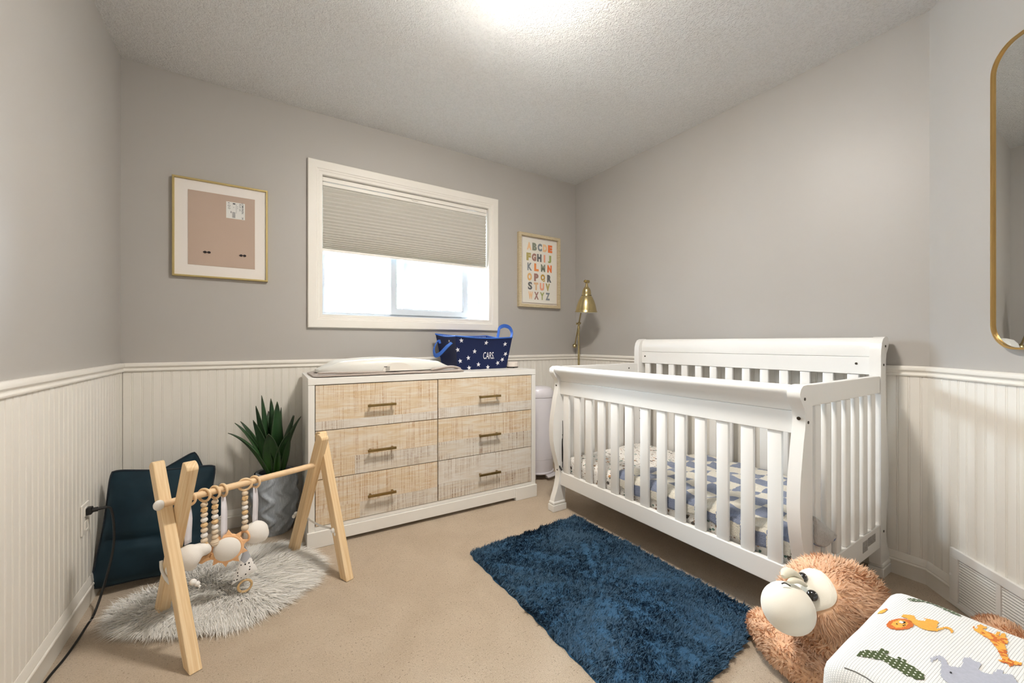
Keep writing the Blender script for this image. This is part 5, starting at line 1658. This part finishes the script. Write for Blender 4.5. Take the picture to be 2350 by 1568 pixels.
# nose: two soft pinched folds running from the eyes onto the muzzle
M_FELT = plain('cream_felt', S(226, 220, 200), .9, vary=.03, sheen=.3)
mk('nose_fold', tube(spline([(1.282, .498, .356), (1.258, .500, .372), (1.230, .503, .384), (1.206, .509, .384)], 6), list(np.interp(np.linspace(0, 1, 19), [0, .3, .8, 1], [.006, .009, .010, .004])), 12, flat=.7), M_FELT, mon, True)
mk('nose_fold', tube(spline([(1.290, .510, .362), (1.268, .516, .380), (1.240, .522, .394), (1.214, .524, .388)], 6), list(np.interp(np.linspace(0, 1, 19), [0, .3, .8, 1], [.006, .012, .015, .006])), 12, flat=.8), M_FELT, mon, True)
mk('nostril_stitch', tube(spline([(1.190, .518, .380), (1.196, .512, .383), (1.203, .502, .378)], 5), .0016, 6), M_EYE, mon, True)
mk('chest_patch', ellipsoid((1.475, .352, .262), (.035, .05, .02), 20, 12), M_CREAM, mon, True)
# fur
P_, N_ = sample_surface(bvf, 40000)
dm = np.linalg.norm((P_ - np.array(MUZ)), axis=1)
dpc = np.linalg.norm((P_ - np.array(pc)), axis=1)
dH = np.linalg.norm(P_ - np.array(HC), axis=1)
keep = (dm > .055) & (dpc > .056) & (P_[:, 2] > .006)
P_, N_, dH, dpc = P_[keep], N_[keep], dH[keep], dpc[keep]
headm = dH < .19
flow = np.column_stack([vec_noise(P_[:, :2], 28), vec_noise(P_[:, 1:], 28, 2.0), vec_noise(P_[:, ::2], 28, 5.0)])
away = P_ - np.array(pc); away /= np.linalg.norm(away, axis=1, keepdims=True) + 1e-6
D_ = N_ * .55 + flow * .50 + away * .30 * headm[:, None] + np.array([0, 0, -.15]) + RNG.normal(0, .16, P_.shape)
D_ -= N_ * np.minimum(0, (D_ * N_).sum(1, keepdims=True) - .35)
D_ /= np.linalg.norm(D_, axis=1, keepdims=True)
Lm = np.where(headm, RNG.uniform(.012, .021, len(P_)), RNG.uniform(.008, .014, len(P_)))
M_MFUR = fur_mat('tan_monkey_fur', S(226, 178, 142), S(240, 198, 164), S(250, 216, 188), .85, .3, .15)
strands('fur', P_, D_, Lm, .0034, M_MFUR, mon, flow * .35 + RNG.normal(0, .15, P_.shape), 3, np.clip(RNG.normal(.5, .2, len(P_)), 0, 1), N_, .8)

# ================================================================== return-air grille on the diagonal wall
DU = Vector((-1, -1, 0)).normalized(); DN = Vector((-1, 1, 0)).normalized()
def diag(s, d, z): return Vector((XR, YC, 0)) + DU * s + DN * d + Vector((0, 0, z))
M_GRILLE = plain('white_enamel_grille', S(236, 234, 230), .4, spec=.4, vary=.01)
def dg(nm, s0, s1, d0, d1, z0, z1, mat, par, b=0.0):
    V, F = box(s0, s1, d0, d1, z0, z1, b)
    return mk(nm, ([tuple(diag(*v)) for v in V], F), mat, par)
S0 = .129
gr = thing('air_grille', 'white louvred return-air grille low on the diagonal wall', 'vent', tuple(diag(.45, .01, .002)))
GW = .66
dg('backing', S0 + .02, S0 + GW - .02, .0086, .0095, .02, .205, M_DARK, gr)  # dark sheet stands in for the shade between the slats
dg('frame', S0, S0 + GW, .0088, .021, .190, .224, M_GRILLE, gr, .002)
dg('frame', S0, S0 + GW, .0088, .021, .002, .022, M_GRILLE, gr, .002)
dg('frame', S0, S0 + .037, .0088, .021, .0222, .1898, M_GRILLE, gr, .001)
dg('frame', S0 + GW - .037, S0 + GW, .0088, .021, .0222, .1898, M_GRILLE, gr, .001)
panels = [(S0 + .0372, S0 + .190), (S0 + .207, S0 + .400), (S0 + .417, S0 + GW - .0372)]
dg('divider', panels[0][1], panels[1][0], .0088, .021, .0222, .1898, M_GRILLE, gr)
dg('divider', panels[1][1], panels[2][0], .0088, .021, .0222, .1898, M_GRILLE, gr)
for (a, b) in panels:
    for k in range(16):
        z = .0235 + k * .0104
        pr = [(.0150, z), (.0165, z), (.0150, z + .0074), (.0135, z + .0074)]
        mk('slat', prism(pr, a, b, lambda u, v, q: tuple(diag(q, u, v))), M_GRILLE, gr)
mk('screw', rod(diag(S0 + .006, .021, .118), diag(S0 + .006, .0235, .118), .004, 12), M_GRILLE, gr)

# ================================================================== mirror on the diagonal wall
mir = thing('wall_mirror', 'tall round-cornered mirror in a slim gold frame on the diagonal wall', 'mirror', tuple(diag(.6, .01, 1.0)))
def rrect(s0, s1, z0, z1, r, n=10):
    out_ = []
    for (cs, cz, a0) in ((s1 - r, z1 - r, 0), (s0 + r, z1 - r, 90), (s0 + r, z0 + r, 180), (s1 - r, z0 + r, 270)):
        for k in range(n + 1):
            a = R(a0 + 90 * k / n)
            out_.append((cs + r * math.cos(a), cz + r * math.sin(a)))
    return out_
MS0, MS1, MZ_0, MZ_1 = .303, .905, 1.005, 2.045
o_ = rrect(MS0, MS1, MZ_0, MZ_1, .085); i_ = rrect(MS0 + .0065, MS1 - .0065, MZ_0 + .0065, MZ_1 - .0065, .0785)
n_ = len(o_)
V = [tuple(diag(s, .0008, z)) for s, z in o_] + [tuple(diag(s, .024, z)) for s, z in o_] + [tuple(diag(s, .024, z)) for s, z in i_] + [tuple(diag(s, .0008, z)) for s, z in i_]
F = [(k * n_ + i, k * n_ + (i + 1) % n_, ((k + 1) % 4) * n_ + (i + 1) % n_, ((k + 1) % 4) * n_ + i) for k in range(4) for i in range(n_)]
mk('frame', (V, F), plain('satin_gold', S(206, 168, 106), .28, 1.0, vary=.04), mir, True, angle=30)
t = NT('silvered_glass'); t.base((.86, .88, .88, 1)); M_MIRROR = t.set(.015, 1.0)
gi = rrect(MS0 + .0068, MS1 - .0068, MZ_0 + .0068, MZ_1 - .0068, .0782)
mk('mirror_glass', ([tuple(diag(s, .018, z)) for s, z in gi] + [tuple(diag(s, .010, z)) for s, z in gi], [tuple(range(n_)), tuple(range(n_, 2 * n_))[::-1]] + [(i, n_ + i, n_ + (i + 1) % n_, (i + 1) % n_) for i in range(n_)]), M_MIRROR, mir)
